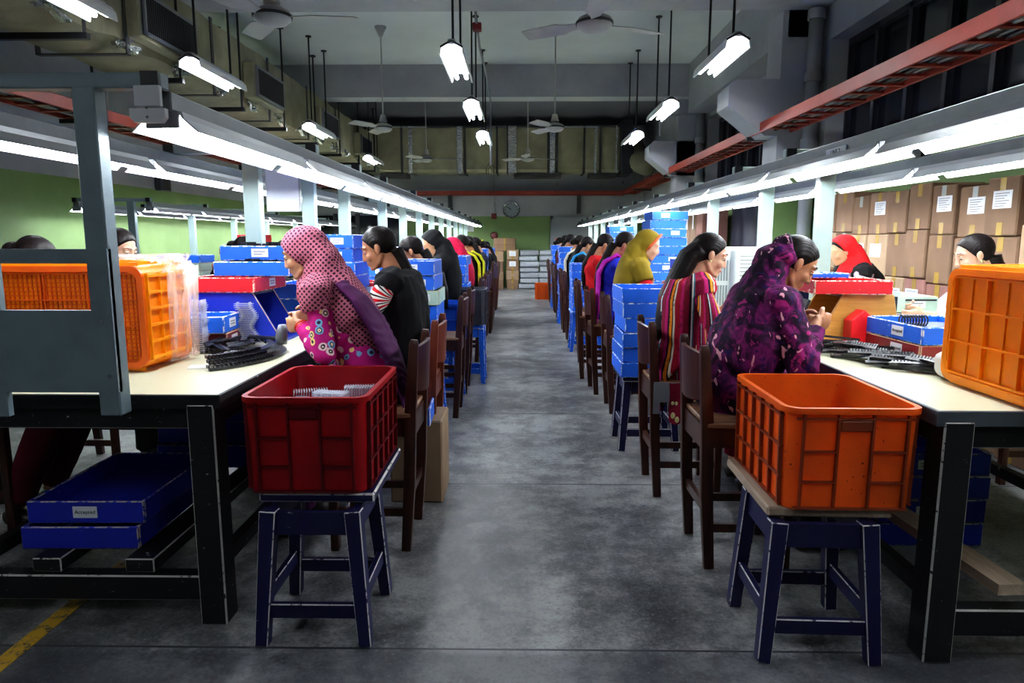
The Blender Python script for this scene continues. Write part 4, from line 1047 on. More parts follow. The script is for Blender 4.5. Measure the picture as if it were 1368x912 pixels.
def stripes(t):
    uv=t.n('ShaderNodeTexCoord').outputs['UV']; sx=t.n('ShaderNodeSeparateXYZ',{0:uv}).outputs[0]
    f=t.math('FRACT',t.math('MULTIPLY',sx,5.2))
    c=t.ramp(f,[(0,(.20,.008,.03)),(.14,(.03,.006,.012)),(.20,(.75,.74,.70)),(.24,(.04,.22,.28)),(.27,(.22,.008,.04)),(.46,(.40,.012,.13)),(.56,(.03,.005,.02)),(.62,(.75,.24,.015)),(.70,(.02,.008,.01)),(.73,(.70,.62,.5)),(.78,(.34,.010,.03)),(.92,(.45,.015,.12))],'CONSTANT')
    n=t.noise(60,2); return t.mix(t.math('MULTIPLY',t.step(n,.6,.66),.5),c,(.02,.01,.02))
def redwhite(t):
    uv=t.n('ShaderNodeTexCoord').outputs['UV']; sx=t.n('ShaderNodeSeparateXYZ',{0:uv}).outputs[0]
    f=t.math('FRACT',t.math('MULTIPLY',sx,7.))
    return t.ramp(f,[(0,(.55,.010,.02)),(.34,(.75,.73,.70)),(.6,(.01,.01,.012)),(.78,(.75,.73,.70))],'CONSTANT')
MT['skin']=None
def skin(name,col):
    t=NT(name); n=t.noise(30,4,.6); c=t.mix(t.step(n,.3,.8),col,tuple(x*.85 for x in col))
    t.bsdf(c,.42,bump=t.noise(300,2),bstr=.04,spec=.4,**{'Subsurface Weight':.12,'Subsurface Radius':(.012,.005,.003),'Subsurface Scale':1.0}); return t.m
MT['skin_a']=skin('warm fair skin',(.55,.30,.185)); MT['skin_b']=skin('warm brown skin',(.36,.17,.095)); MT['skin_c']=skin('light skin',(.62,.37,.26))
MT['lip']=plain('lip',(.38,.085,.075),.35)
t=NT('black hair'); n=t.noise(60,3,.6,t.mapping(t.coord(),(1,1,.12))); t.bsdf(t.mix(n,(.004,.003,.004),(.016,.011,.010)),.42,bump=n,bstr=.4,bdist=.004,spec=.14); MT['hair']=t.m
MT['eyewhite']=plain('eye white',(.75,.72,.70),.2); MT['iris']=plain('dark iris',(.015,.008,.005),.1)
MT['pinkdots']=clothmat('mauve dotted scarf',dots((.50,.155,.22),(.045,.010,.030),64,.33))
MT['magflower']=clothmat('magenta flowered cloth',flowers)
MT['plum']=clothmat('plum lining cloth',flat((.075,.012,.075)))
MT['blotch']=clothmat('purple printed shawl',blotch)
MT['stripes']=clothmat('striped shawl',stripes)
MT['redwhite']=clothmat('red and white striped cloth',redwhite)
for k,c in {'blackcloth':(.008,.008,.010),'olive':(.21,.145,.012),'crimson':(.45,.008,.05),'red':(.42,.006,.012),'royal':(.014,.020,.36),'magenta':(.36,.012,.30),'maroonc':(.10,.006,.02),'turq':(.02,.22,.48),'creamc':(.55,.52,.45),'yellowc':(.55,.52,.02),'whitec':(.72,.70,.70),'lilac':(.50,.42,.50),'palegreen':(.42,.48,.38),'scarlet':(.58,.012,.016),'navyc':(.012,.014,.05),'rose':(.50,.16,.22),'skyc':(.30,.48,.60)}.items():
    MT[k]=clothmat(k+' cloth',flat(c))
MT['orangetrim']=plain('orange trim',(.72,.13,.035),.6,0,90,.4)
MT['gold']=plain('cream embroidery',(.62,.56,.28),.6,0,60,.4)
MT['bangle']=plain('orange red bangle',(.60,.06,.03),.25)
MT['shoe']=plain('dark shoe',(.03,.025,.025),.4)

def remesh(mb,voxel,smooth=2):
    me=bpy.data.meshes.new('tmp'); me.from_pydata(mb.v,[],mb.f); me.update()
    bm=bmesh.new(); bm.from_mesh(me); bmesh.ops.recalc_face_normals(bm,faces=bm.faces); bm.to_mesh(me); bm.free()
    o=bpy.data.objects.new('tmp',me); COL.objects.link(o)
    md=o.modifiers.new('r','REMESH'); md.mode='VOXEL'; md.voxel_size=voxel; md.adaptivity=0
    if smooth:
        s=o.modifiers.new('s','SMOOTH'); s.iterations=smooth; s.factor=.5
    dg=bpy.context.evaluated_depsgraph_get(); dg.update()
    r=bpy.data.meshes.new_from_object(o.evaluated_get(dg)); bpy.data.objects.remove(o); bpy.data.meshes.remove(me)
    return r
def co_of(me):
    a=np.empty(len(me.vertices)*3,np.float32); me.vertices.foreach_get('co',a); return a.reshape(-1,3)
def no_of(me):
    a=np.empty(len(me.vertices)*3,np.float32); me.vertices.foreach_get('normal',a); return a.reshape(-1,3)
def put(me,c): me.vertices.foreach_set('co',c.astype(np.float32).ravel()); me.update()
def folds(me,amp,freq=38,direction=(.3,.9,.25),seed=0,zmax=None):
    """cloth folds: displaced along the normal by warped waves"""
    c=co_of(me); n=no_of(me); d=np.array(direction,float); d/=np.linalg.norm(d)
    s=seed*1.7
    w=.035*np.sin(c@np.array([11.,7,9])+s)+.025*np.sin(c@np.array([-6.,17,-12])+2*s)+.015*np.sin(c@np.array([23.,-9,19])+3*s)
    ph=(c@d+w)*freq
    a=np.sin(ph+s); f=np.sign(a)*np.abs(a)**.7
    env=.55+.45*np.sin(c@np.array([5.,9,-7])+s*2)
    g=.5*np.sin((c@np.array([.6,-.3,.75])+w*1.6)*freq*1.9+s)
    h=amp*(f*env+g*.5)
    put(me,c+n*h[:,None])
def finish(me,name,mat,parent,smooth=True):
    me.name=name
    for p in (mat if isinstance(mat,(list,tuple)) else [mat]): me.materials.append(MT[p])
    me.polygons.foreach_set('use_smooth',[True]*len(me.polygons)); me.update()
    o=bpy.data.objects.new(name,me); COL.objects.link(o); o.parent=parent; return o
def setuv(me,u,v):
    if u is None:
        l=me.uv_layers.new(name='UVMap'); n=len(me.polygons); vi=np.empty(len(me.loops),np.int32); me.loops.foreach_get('vertex_index',vi)
        nr=np.empty(n*3,np.float32); me.polygons.foreach_get('normal',nr); nr=np.abs(nr.reshape(-1,3)); lt=np.empty(n,np.int32); me.polygons.foreach_get('loop_total',lt)
        k=np.repeat(np.argmax(nr*np.array([.9,1.25,.8]),axis=1),lt); c=co_of(me)[vi]
        U=np.where(k==0,c[:,1],c[:,0]); W=np.where(k==2,c[:,1],c[:,2]); a=np.stack([U+W,W-U],1)*.7071
        l.data.foreach_set('uv',a.astype(np.float32).ravel()); return
    l=me.uv_layers.new(name='UVMap'); vi=np.empty(len(me.loops),np.int32); me.loops.foreach_get('vertex_index',vi)
    a=np.stack([u[vi],v[vi]],1).astype(np.float32); l.data.foreach_set('uv',a.ravel())
def tmb(mb,M):
    o=MB(); o.v=[tuple(M@V(p)) for p in mb.v]; o.f=mb.f; o.m=mb.m; return o
def join(a,b): a.add(b.v,b.f); return a

def ik(a,b,l1,l2,pole):
    d=b-a; L=min(d.length,(l1+l2)*.995); dn=d.normalized(); b2=a+dn*L
    x=(l1*l1-l2*l2+L*L)/(2*L); h=math.sqrt(max(l1*l1-x*x,1e-6))
    p=pole-dn*pole.dot(dn); p.normalize(); return a+dn*x+p*h, b2

def head_mesh():
    h=MB()
    h.ell((-.012,0,.022),(.090,.070,.083)); h.ell((.022,0,-.026),(.063,.057,.082)); h.ell((.046,0,-.058),(.036,.036,.044))
    h.ell((.073,0,-.092),(.0165,.018,.015))                                   # chin
    for s in (-1,1): h.loft([(-.02,s*.048,-.035),(.022,s*.040,-.074),(.062,s*.013,-.095)],[.017,.016,.013],seg=10)
    h.loft([(.077,0,.022),(.084,0,.004),(.0925,0,-.016),(.0985,0,-.030)],[(.007,.008),(.0065,.009),(.0080,.009),(.0095,.009)],seg=10)  # nose
    h.ell((.0975,0,-.0325),(.0100,.0095,.0090)); h.ell((.089,.009,-.0355),(.009,.0065,.0060)); h.ell((.089,-.009,-.0355),(.009,.0065,.0060))
    for s in (-1,1):
        h.loft([(.078,s*.010,.026),(.074,s*.030,.029),(.058,s*.050,.022)],[(.009,.007),(.009,.007),(.009,.007)],seg=8)   # brow
        h.ell((.057,s*.032,-.030),(.026,.023,.024))                                # cheek
        h.ell((.066,s*.031,.004),(.0125,.0160,.0110))                              # lid
        h.ell((-.004,s*.077,-.008),(.018,.010,.030),Matrix.Rotation(R(-12),3,'Y')); h.ell((.004,s*.078,-.032),(.009,.007,.010))
    h.ell((.0835,0,-.0575),(.0115,.021,.0058)); h.ell((.0820,0,-.0690),(.0115,.018,.0068))   # lips
    return h
HEAD=head_mesh()

def hand(m,w,d,n,sd,curl,S,spread=.16,fr=1.0):
    """w wrist, d direction, n palm normal, sd thumb side vector"""
    d=d.normalized(); sd=(sd-d*sd.dot(d)).normalized(); n=(n-d*n.dot(d)-sd*n.dot(sd)).normalized()
    k=S
    m.loft([w-d*.02*k,w+d*.015*k,w+d*.05*k,w+d*.085*k,w+d*.095*k],[(.024*k,.017*k),(.027*k,.016*k),(.037*k,.015*k),(.037*k,.013*k),(.030*k,.009*k)],tuple(sd),12)
    for i,(o,L) in enumerate(((.027,.068),(.009,.076),(-.010,.070),(-.027,.055))):
        p=w+d*(.082 if i<3 else .076)*k+sd*o*k; a=sd*(spread*(1.2-i)*.5)
        dd=(d+a).normalized(); pts=[p]; c=0
        for j,f in enumerate((.45,.32,.23)):
            c+=curl[min(i,len(curl)-1)]*(.75 if j==0 else 1.0)
            q=dd*math.cos(c)+n*math.sin(c); pts.append(pts[-1]+q*L*f*k)
        m.loft(pts,[(.0095*k,.0095*k),(.0088*k,.0088*k),(.0080*k,.0080*k),(.0058*k,.0058*k)],tuple(sd),8)
    p=w+d*.022*k+sd*.020*k; t1=(sd*.75+d*.55+n*.35).normalized(); t2=(d*.85+sd*.15+n*.45).normalized(); t3=(d*.8-sd*.25+n*.5).normalized()
    a=p+t1*.036*k; b=a+t2*.032*k; c=b+t3*.026*k
    m.loft([p-t1*.01,a,b,c],[(.0145*k,.0145*k),(.0118*k,.0118*k),(.0105*k,.0105*k),(.007*k,.007*k)],tuple(n),8)

def person(label,loc,face,head=(.12,1.235),pitch=30,yaw=0,roll=0,hands=(.30,.95),hy=(.05,-.05),skin='skin_a',
           tunic='blackcloth',sleeve=None,sleevelen=.72,hair='braid',scarf=None,scarfmat=None,lower='blackcloth',vox=.008,S=.93,
           elbow=(-.25,.85,-.75),fine=False,legs=True,group=None,shawl=None,trim=None,seated=SEAT,foldamp=.006,curl=(.55,.6,.65,.7),band=None,tail=None,drape=True,shawlmat=None,feet=.34,hairlen=.3):
    P=thing('person',label,'person',loc,face,group)
    pel=V((.045,0,seated+.095)); hc=V((head[0],0,head[1]))
    Mh=Matrix.Rotation(R(yaw),4,'Z')@Matrix.Rotation(R(pitch),4,'Y')@Matrix.Rotation(R(roll),4,'X')
    Mh3=Mh.to_3x3(); HM=Matrix.Translation(hc)@Mh@Matrix.Scale(S*1.0,4)
    neck=hc+Mh3@V((-.030,0,-.080))*S+V((-.030,0,-.065))
    # spine: quadratic curve that bows backwards
    up=(neck-pel); mid=pel+up*.5+V((-.04,0,.0)); 
    def sp(t): return pel*(1-t)**2+mid*2*t*(1-t)+neck*t*t
    def spd(t): return ((mid-pel)*(1-t)+(neck-mid)*t).normalized()
    def bk(t,d,y=0,u=0): q=spd(t); return sp(t)+V((-q.z,0,q.x))*d+V((0,y,0))+q*u
    sh=[]; ys=.155*S/.93
    for s in (1,-1):
        c=sp(.90); sh.append(c+V((.012,s*ys,-.012)))
    wr=[];el=[]
    for i,s in enumerate((1,-1)):
        tgt=V((hands[0],hy[i],hands[1]+(.02 if i else 0))) if not isinstance(hands[0],tuple) else V(hands[i])
        inn=V((0,-s*.6,0)); dirh=V((.75,-s*.55,-.12)).normalized()
        w0=tgt-dirh*.105*S
        e,w1=ik(sh[i],w0,.262*S,.235*S,V((elbow[0],s*elbow[1],elbow[2])))
        el.append(e); wr.append(w1)
    def torso(m,g):
        st=[(-.16,.14,.165),(0,.135,.175),(.25,.115,.150),(.5,.108,.145),(.72,.115,.165),(.88,.098,.165),(.96,.072,.115),(1.0,.052,.062)]
        path=[];rad=[]
        for t,rx,ry in st:
            p=sp(t) if t>=0 else pel+V((.02,0,-.085)); path.append(p); rad.append(((ry+g)*S/.93,(rx+g)*S/.93))
        m.loft(path,rad,(0,1,0),20,power=2.4)
        for s in sh: m.ell(s,(.062+g,.060+g,.058+g))
    def arms(m,g,t1=1.0,flare=0,which=(0,1)):
        for i in which:
            a,e,w=sh[i],el[i],wr[i]; f=max(0,min(1,(t1-.5)*2)); q=e+(w-e)*f
            m.loft([a,a+(e-a)*.5,e],[.047*S+g,.043*S+g,.037*S+g],(0,0,1),12); m.ell(e,(.038*S+g,)*3)
            if f>0.02: m.loft([e,e+(q-e)*.35,e+(q-e)*.99,q],[.038*S+g,.036*S+g,(.038-.013*f)*S+g+flare,(.038-.014*f)*S+g+flare],(0,0,1),12)
    # --- body: one continuous skin
    B=MB(); torso(B,-.012); arms(B,-.004)
    hm=tmb(HEAD,HM); join(B,hm)
    B.loft([sp(.93),neck+V((.0,0,.01)),hc+Mh3@V((-.018,0,-.055))*S],[(.062,.055),(.050*S,.050*S),(.054*S,.056*S)],(0,1,0),14)
    for i,s in enumerate((1,-1)):
        dirh=(V((hands[0] if not isinstance(hands[0],tuple) else hands[i][0],hy[i] if not isinstance(hands[0],tuple) else hands[i][1],(hands[1] if not isinstance(hands[0],tuple) else hands[i][2])+(.02 if i else 0)))-wr[i])
        hand(B,wr[i],dirh,V((.1,-s*.8,-.55)),V((.45,-s*.2,.85)),curl,S)
    hips=[pel+V((.03,s*.085,-.045)) for s in (1,-1)]; knees=[V((.40,s*.11,seated-.0+.045)) for s in (1,-1)]; ank=[V((feet,s*.11,.10)) for s in (1,-1)]
    if legs:
        for h,k,a in zip(hips,knees,ank):
            B.loft([h,k],[.080,.055],(0,1,0),12); B.loft([k,k+(a-k)*.3,a],[.052,.050,.034],(0,1,0),12)
    me=remesh(B,vox*(.78 if fine else 1),2)
    cs=co_of(me)
    body=finish(me,'body',[skin,'lip'],P)
    # lips coloured where the mouth is
    inv=HM.inverted(); hl=(np.c_[cs,np.ones(len(cs))]@np.array(inv).T)[:,:3]
    lipv=(((hl[:,0]-.086)/.014)**2+((hl[:,1])/.019)**2+((hl[:,2]+.0632)/.0115)**2)<1
    if fine or vox<.009:
        li=set(np.nonzero(lipv)[0].tolist()); mi=[1 if all(v in li for v in p.vertices) else 0 for p in me.polygons]; me.polygons.foreach_set('material_index',mi)
        for s in (-1,1):
            e=tmb(MB().ell((.0690,s*.0312,.0035),(.0112,.0142,.0092),None,16,12),HM); eo=e.build('eye','eyewhite',P,smooth=True)
            e=tmb(MB().ell((.0765,s*.0306,-.0020),(.0042,.0058,.0050),None,10,8),HM); e.build('iris','iris',eo,smooth=True)
            e=tmb(MB().ell((.0688,s*.0312,.0072),(.0128,.0160,.0088),None,16,10),HM); e.build('eyelid',skin,P,smooth=True)
            pts=[V((.0690+.0128*math.cos(q),s*(.0312+.0158*math.sin(q)),.0005-.0012*abs(q))) for q in (-1.1,-.6,0,.6,1.2)]
            tmb(MB().tube(pts,[.0006,.0013,.0016,.0016,.0008],6),HM).build('eyelashes','hair',P,smooth=True)
            pts=[V((.0845,s*.012,.0285)),V((.0825,s*.026,.0335)),V((.0735,s*.042,.0325)),V((.0600,s*.052,.0245))]
            tmb(MB().loft(pts,[(.0018,.0016),(.0022,.0020),(.0018,.0018),(.0008,.0008)],(0,0,1),6),HM).build('eyebrow','hair',P,smooth=True)
    # --- clothes
    if legs:
        m=MB()
        for h,k,a in zip(hips,knees,ank):
            m.loft([h,k],[.098,.072],(0,1,0),14); m.ell(k,(.072,.07,.07)); m.loft([k,k+(a-k)*.5,a+(k-a)*.06],[.072,.078,.062],(0,1,0),14)
        m.ell(pel+V((.0,0,-.03)),(.15,.19,.11))
        me=remesh(m,vox*1.4,3); folds(me,foldamp*.6,30,(.2,.3,1),3); finish(me,'trousers',lower,P)
        for a in ank:
            m=MB(); m.loft([a+V((-.05,0,-.06)),a+V((-.01,0,-.045)),a+V((.07,0,-.065)),a+V((.15,0,-.08)),a+V((.175,0,-.085))],[(.030,.035),(.034,.045),(.038,.032),(.034,.018),(.015,.010)],(0,1,0),12)
            m.build('shoe','shoe',P,smooth=True)
    tm=MB(); torso(tm,.006)
    if sleeve is None: arms(tm,.010,sleevelen,.006)
    # kameez skirt across the lap and hanging behind
    if legs:
        tm.ell(pel+V((.02,0,.01)),(.165,.190,.105))
        for h,k in zip(hips,knees): tm.loft([h,h+(k-h)*.85],[.098,.086],(0,1,0),14)
    me=remesh(tm,vox,2); folds(me,foldamp,34,(.35,.5,.4),len(label))
    c=co_of(me); setuv(me,np.arctan2(c[:,1],c[:,0]-.05)*.5+c[:,0]*.3,c[:,2])
    finish(me,'tunic',tunic,P)
    if sleeve:
        for i in (0,1):
            m=MB(); arms(m,.013,sleevelen,.006,(i,))
            me=remesh(m,vox,2); folds(me,foldamp*.8,40,(.5,.3,.8),5); c=co_of(me); setuv(me,np.arctan2(c[:,2]-1.0,c[:,0])*.32,c[:,2]); finish(me,'sleeve',sleeve,P)
    # --- hair
    def hairsolid(rad=(.099,.080,.091),c=(-.018,0,.024),n=(.868,0,-.496),off=.015):
        mm=MB().ell(c,rad,None,36,24)
        me=bpy.data.meshes.new('h'); me.from_pydata(mm.v,[],mm.f); bm=bmesh.new(); bm.from_mesh(me)
        nn=V(n).normalized()
        r=bmesh.ops.bisect_plane(bm,geom=bm.verts[:]+bm.edges[:]+bm.faces[:],plane_co=nn*off,plane_no=nn,clear_outer=True)
        bmesh.ops.holes_fill(bm,edges=[e for e in bm.edges if e.is_boundary])
        bm.verts.ensure_lookup_table(); o=MB(); o.add([tuple(v.co) for v in bm.verts],[tuple(v.index for v in f.verts) for f in bm.faces]); bm.free(); bpy.data.meshes.remove(me); return o
    if hair:
        hm=hairsolid(); H=tmb(hm,HM)
        back=hc+Mh3@V((-.105,0,-.02))*S
        if hair=='bun': H.ell(back+V((-.012,0,-.01)),(.045,.048,.042))
        if hair in('braid','pony'):
            p0=hc+Mh3@V((-.085,0,-.045))*S; b1=bk(.80,.108,.01); b2=bk(.55,.122,.015); b3=bk(.25,.135,.02)
            pts=[p0,hc+Mh3@V((-.088,0,-.095))*S,bk(.93,.072,.006),b1,b2,b3]; H.loft(pts,[.042,.036,.031,.027,.024,.014] if hair=='braid' else [.046,.044,.042,.038,.034,.016],(0,1,0),12)
        if hair=='long':
            p0=hc+Mh3@V((-.06,0,.0))*S; pts=[p0,hc+Mh3@V((-.10,0,-.055))*S,bk(.92,.085),bk(.74,.115),bk(.52,.125),bk(.30,.135),bk(.16,.14)]
            H.loft(pts,[(.078,.058),(.086,.055),(.095,.046),(.100,.040),(.092,.034),(.075,.028),(.04,.014)],(0,1,0),16)
        me=remesh(H,vox*.8,2)
        c=co_of(me); n=no_of(me); th=np.arctan2(c[:,1]-hc.y,c[:,2]-hc.z+.25); put(me,c+n*(0.0008*np.sin(th*210+8*np.sin(c[:,2]*9)))[:,None])
        finish(me,'hair','hair',P)
    # --- scarf over the head
    if scarf in('hijab','loose'):
        fr=.036 if scarf=='hijab' else .012
        nn=(1,0,-.55) if scarf=='hijab' else (.86,0,-.32)
        H=tmb(hairsolid((.116,.093,.104),(-.016,0,.018),nn,fr),HM)
        jaw=hc+Mh3@V((-.050,0,-.062))*S
        H.loft([hc+Mh3@V((-.06,0,.03))*S,hc+Mh3@V((-.090,0,-.05))*S,bk(.95,.045),bk(.78,.05)],[(.080,.050),(.088,.060),(.125,.075),(.155,.08)],(0,1,0),16)
        H.loft([hc+Mh3@V((-.035,0,.0))*S,jaw,neck+V((.005,0,.02)),sp(.95)+V((.01,0,-.01))],[(.088,.070),(.080,.058),(.088,.082),(.125,.11)],(0,1,0),18)
        if scarf=='hijab': H.loft([jaw+Mh3@V((.045,0,-.055)),neck+V((.065,0,-.01)),sp(.86)+V((.105,0,-.01)),sp(.68)+V((.13,0,0))],[(.045,.035),(.075,.045),(.11,.04),(.10,.025)],(0,1,0),14)
        if drape: H.loft([sp(1.0)+V((-.03,0,.03)),sp(.90)+V((-.035,0,0)),sp(.70)+V((-.045,0,0)),sp(.45)+V((-.055,0,0)),sp(.18)+V((-.065,0,0))],[(.10,.09),(.175,.098),(.178,.100),(.165,.092),(.13,.07)],(0,1,0),18)
        if drape:
         for s,a,e in zip((1,-1),sh,el): H.loft([a+V((-.01,-s*.04,.03)),a+V((0,s*.012,.012)),a+(e-a)*(.26 if scarf=='hijab' else .45)],[.075,.074,.064],(1,0,0),12)
        me=remesh(H,vox,3); folds(me,foldamp,26,(.55,.55,.75),len(label)+2)
        setuv(me,None,None)
        finish(me,'headscarf',scarfmat,P)
        if trim:
            pts=[]
            for q in range(13):
                an=R(-20+ (q/12.)*220); yy=-.099*math.cos(an) if False else .094*math.sin(R(-150+300*q/12)); zz=.018+.100*math.cos(R(-150+300*q/12))
                x=(fr+.32*zz/1.0)/.86; pts.append(V((x,yy,zz)))
            tmb(MB().loft(pts,[(.011,.004)]*13,(1,0,0),6),HM).build('scarf_trim',trim,P,smooth=True)
    if shawl=='big':     # wrapped over head back, shoulders and arms
        H=tmb(hairsolid((.116,.093,.106),(-.022,0,.016),(.79,0,.62),-.038),HM)
        H.loft([hc+Mh3@V((-.060,0,.020))*S,hc+Mh3@V((-.088,0,-.045))*S,bk(1.0,.035),bk(.84,.0)],[(.090,.058),(.098,.068),(.125,.085),(.185,.125)],(0,1,0),16)
        torso(H,.022)
        H.loft([bk(1.02,.0),bk(.92,0),bk(.75,-.01),bk(.5,-.02),bk(.22,-.01),pel+V((-.03,0,-.05))],[(.09,.085),(.175,.125),(.215,.150),(.225,.158),(.215,.150),(.18,.10)],(0,1,0),20)
        for i,s in enumerate((1,-1)):
            a,e,w=sh[i],el[i],wr[i]; q=e+(w-e)*.74
            H.loft([a+V((0,-s*.03,.01)),a+V((0,s*.0,0)),a+(e-a)*.5,e+V((0,0,-.01))],[.070,.070,.068,.060],(0,0,1),14); H.ell(e+V((0,0,-.012)),(.060,.056,.060)); H.loft([e,e+(q-e)*.6,q],[.060,.054,.046],(0,0,1),14)
            c0=sp(.55); H.loft([a+(e-a)*.35+V((0,-s*.02,-.01)),(e+c0)*.5+V((0,s*.02,.03)),c0],[(.06,.055),(.075,.06),(.08,.08)],(0,0,1),12)
        me=remesh(H,vox,3); folds(me,foldamp,30,(.62,.25,.75),4); folds(me,foldamp*.5,62,(.5,-.4,.75),9); finish(me,'shawl',scarfmat,P)
    if shawl in('back','shoulder'):
        H=MB()
        H.loft([sp(.99)+V((.0,0,.0)),sp(.90)+V((-.015,0,0)),sp(.70)+V((-.028,0,0)),sp(.45)+V((-.035,0,0)),sp(.15)+V((-.04,0,0)),pel+V((-.15,0,-.06)),pel+V((-.165,0,-.26))],[(.085,.075),(.178,.112),(.185,.125),(.170,.118),(.175,.13),(.17,.05),(.14,.025)],(0,1,0),20)
        for i,s in enumerate((1,-1)):
            a,e=sh[i],el[i]; H.loft([a+V((0,-s*.04,.02)),a+V((.0,s*.008,.008)),a+(e-a)*(.55 if shawl=='back' else .12)],[.076,.078,.064],(1,0,0),12)
        me=remesh(H,vox,3); folds(me,foldamp,30,(.25,.95,.1),len(label)+4)
        c=co_of(me); setuv(me,np.arctan2(c[:,1],c[:,0]-sp(.6).x-.02)*.19,c[:,2]); finish(me,'shawl',shawlmat or scarfmat,P)
    if band:   # coloured sash hanging over the near shoulder
        bm_,side=band; a=sh[0] if side>0 else sh[1]
        off=side*.085; H=MB()
        H.loft([bk(.55,-.128,off),bk(.78,-.128,off),bk(.93,-.085,off),bk(.985,-.01,off,.035),bk(.92,.085,off),bk(.72,.128,off),bk(.40,.135,off),bk(.12,.150,off),pel+V((-.185,off,-.13))],[(.055,.014),(.06,.016),(.062,.016),(.062,.018),(.068,.018),(.075,.018),(.082,.018),(.085,.018),(.07,.012)],(0,1,0),12)
        me=remesh(H,max(.006,vox*.8),2); folds(me,.005,70,(0,1,0),7); c=co_of(me); setuv(me,c[:,1]*1.6,c[:,2]); finish(me,'sash',bm_,P)
    if tail:
        H=MB(); H.loft([bk(.88,.085,.05),bk(.70,.115,.06),bk(.45,.125,.06),bk(.2,.135,.06),pel+V((-.165,.06,-.05)),pel+V((-.175,.06,-.20))],[(.12,.025),(.14,.028),(.145,.028),(.14,.026),(.12,.02),(.10,.012)],(0,1,0),14)
        me=remesh(H,vox,2); folds(me,.007,50,(0,1,0),3); finish(me,'scarf_tail',tail,P)
    P['_']=1
    del P['_']
    return P,dict(sh=sh,el=el,wr=wr,HM=HM,hc=hc,sp=sp,pel=pel)

# -- near four
p,q=person('woman in a mauve dotted headscarf and magenta flowered sleeves, nearest on the left',(-.62,2.96,0),R(180),(.325,1.245),22,0,0,(.40,.93),(.03,-.045),'skin_a','magflower',None,.97,hair=None,scarf='hijab',scarfmat='pinkdots',lower='plum',vox=.0062,fine=True,elbow=(-.25,.35,-.9),tail='plum',foldamp=.007)
def bangles(P,q,i,n,mat='bangle'):
    e,w=q['el'][i],q['wr'][i]; d=(w-e).normalized()
    for k in range(n):
        c=w-d*(.012+.011*k); sd=d.orthogonal().normalized(); o=d.cross(sd); m=MB(); pts=[c+(sd*math.cos(2*math.pi*j/16)+o*math.sin(2*math.pi*j/16))*.030 for j in range(17)]
        m.tube(pts,.0032,6).build('bangle',mat,P,smooth=True)
bangles(p,q,0,3); bangles(p,q,1,3)
def nosepin(P,q,s,pos=(.100,.0125,-.033)):
    pass
p,q=person('woman with a braid in black shawl over red and white striped sleeves, left row',(-.62,3.56,0),R(180),(.125,1.258),24,4,0,(.40,.93),(.06,-.04),'skin_b','blackcloth','redwhite',.62,'braid',shawl='shoulder',scarfmat='blackcloth',lower='blackcloth',vox=.0065,fine=True,foldamp=.008)
p,q=person('woman in a purple blotch printed shawl drawn over her head, nearest on the right',(.86,2.86,0),0,(.275,1.205),38,-6,0,(.41,.945),(.04,-.05),'skin_b','blotch',None,.9,'cap',shawl='big',scarfmat='blotch',lower='blackcloth',vox=.0062,fine=True,elbow=(-.3,.6,-.8),foldamp=.009)
p,q=person('woman with long loose hair and a multicoloured striped shawl, right row',(.83,3.52,0),0,(.13,1.225),22,-4,0,(.30,.915),(.07,-.06),'skin_c','stripes',None,.72,'long',shawl='shoulder',scarfmat='stripes',lower='stripes',vox=.0062,fine=True)
for s in (1,-1): tmb(MB().ell((-.0,s*.083,-.036),(.007,.006,.007)),q['HM']).build('earring','gold',p,smooth=True)
# hem with cream embroidery hanging by the chair
m=MB(); vs=[];fs=[]
for i in range(14):
    for j in range(7): vs.append((-.10+i*.018,-.205-.012*math.sin(i*1.1+j)-.004*j,.60-j*.032-.012*math.sin(i*.9)*(j/6)))
for i in range(13):
    for j in range(6): a=i*7+j; fs.append((a,a+1,a+8,a+7))
m.add(vs,fs); m2=MB()
for i in range(13):
    if i%3==0: continue
    m2.ell(V(vs[i*7+5])+V((0,-.006,.01*math.sin(i*2))),(.011,.003,.016)); m2.ell(V(vs[i*7+3])+V((0,-.006,.0)),(.008,.003,.010))
h=m.build('hem','stripes',p,smooth=True); m2.build('embroidery','gold',h,smooth=True)
# -- right row, farther
person('woman in an olive headscarf with orange trim, right row',(.80,5.2,0),0,(.155,1.262),24,-8,0,(.34,.93),skin='skin_c',tunic='red',hair=None,scarf='loose',scarfmat='olive',trim='orangetrim',vox=.009,lower='olive',fine=False)
person('woman in royal blue with a magenta shawl, right row',(.76,5.85,0),0,(.12,1.255),34,-14,0,(.36,.92),skin='skin_b',tunic='royal',hair='pony',band=('magenta',-1),shawl=None,vox=.009,lower='royal')
person('woman in a red tunic with hair tied back, right row',(.76,7.05,0),0,(.10,1.25),30,-10,0,skin='skin_b',tunic='red',hair='pony',vox=.011,lower='maroonc')
person('woman in turquoise and black, right row',(.74,8.75,0),0,(.10,1.23),26,0,0,skin='skin_b',tunic='blackcloth',hair='pony',band=('turq',-1),vox=.012)
person('woman in black with a cream shawl, right row',(.74,9.75,0),0,(.09,1.25),26,0,0,skin='skin_b',tunic='blackcloth',hair='bun',band=('creamc',-1),vox=.012)
person('woman in maroon with dark scarf, right row',(.72,11.35,0),0,(.09,1.28),24,0,0,skin='skin_b',tunic='maroonc',hair='braid',shawl='back',scarfmat='maroonc',vox=.013)
person('dark haired woman in black behind the maroon one, right row',(.72,12.4,0),0,(.08,1.27),20,0,0,skin='skin_b',tunic='blackcloth',hair='bun',vox=.013)
p,q=person('farthest woman of the right row, in pale blue with a flower in her hair',(.74,14.4,0),0,(.07,1.24),10,0,0,skin='skin_c',tunic='skyc',hair='bun',vox=.013)
tmb(MB().ell((-.10,.06,.05),(.03,.03,.03)),q['HM']).build('hair_flower','orangetrim',p,smooth=True)
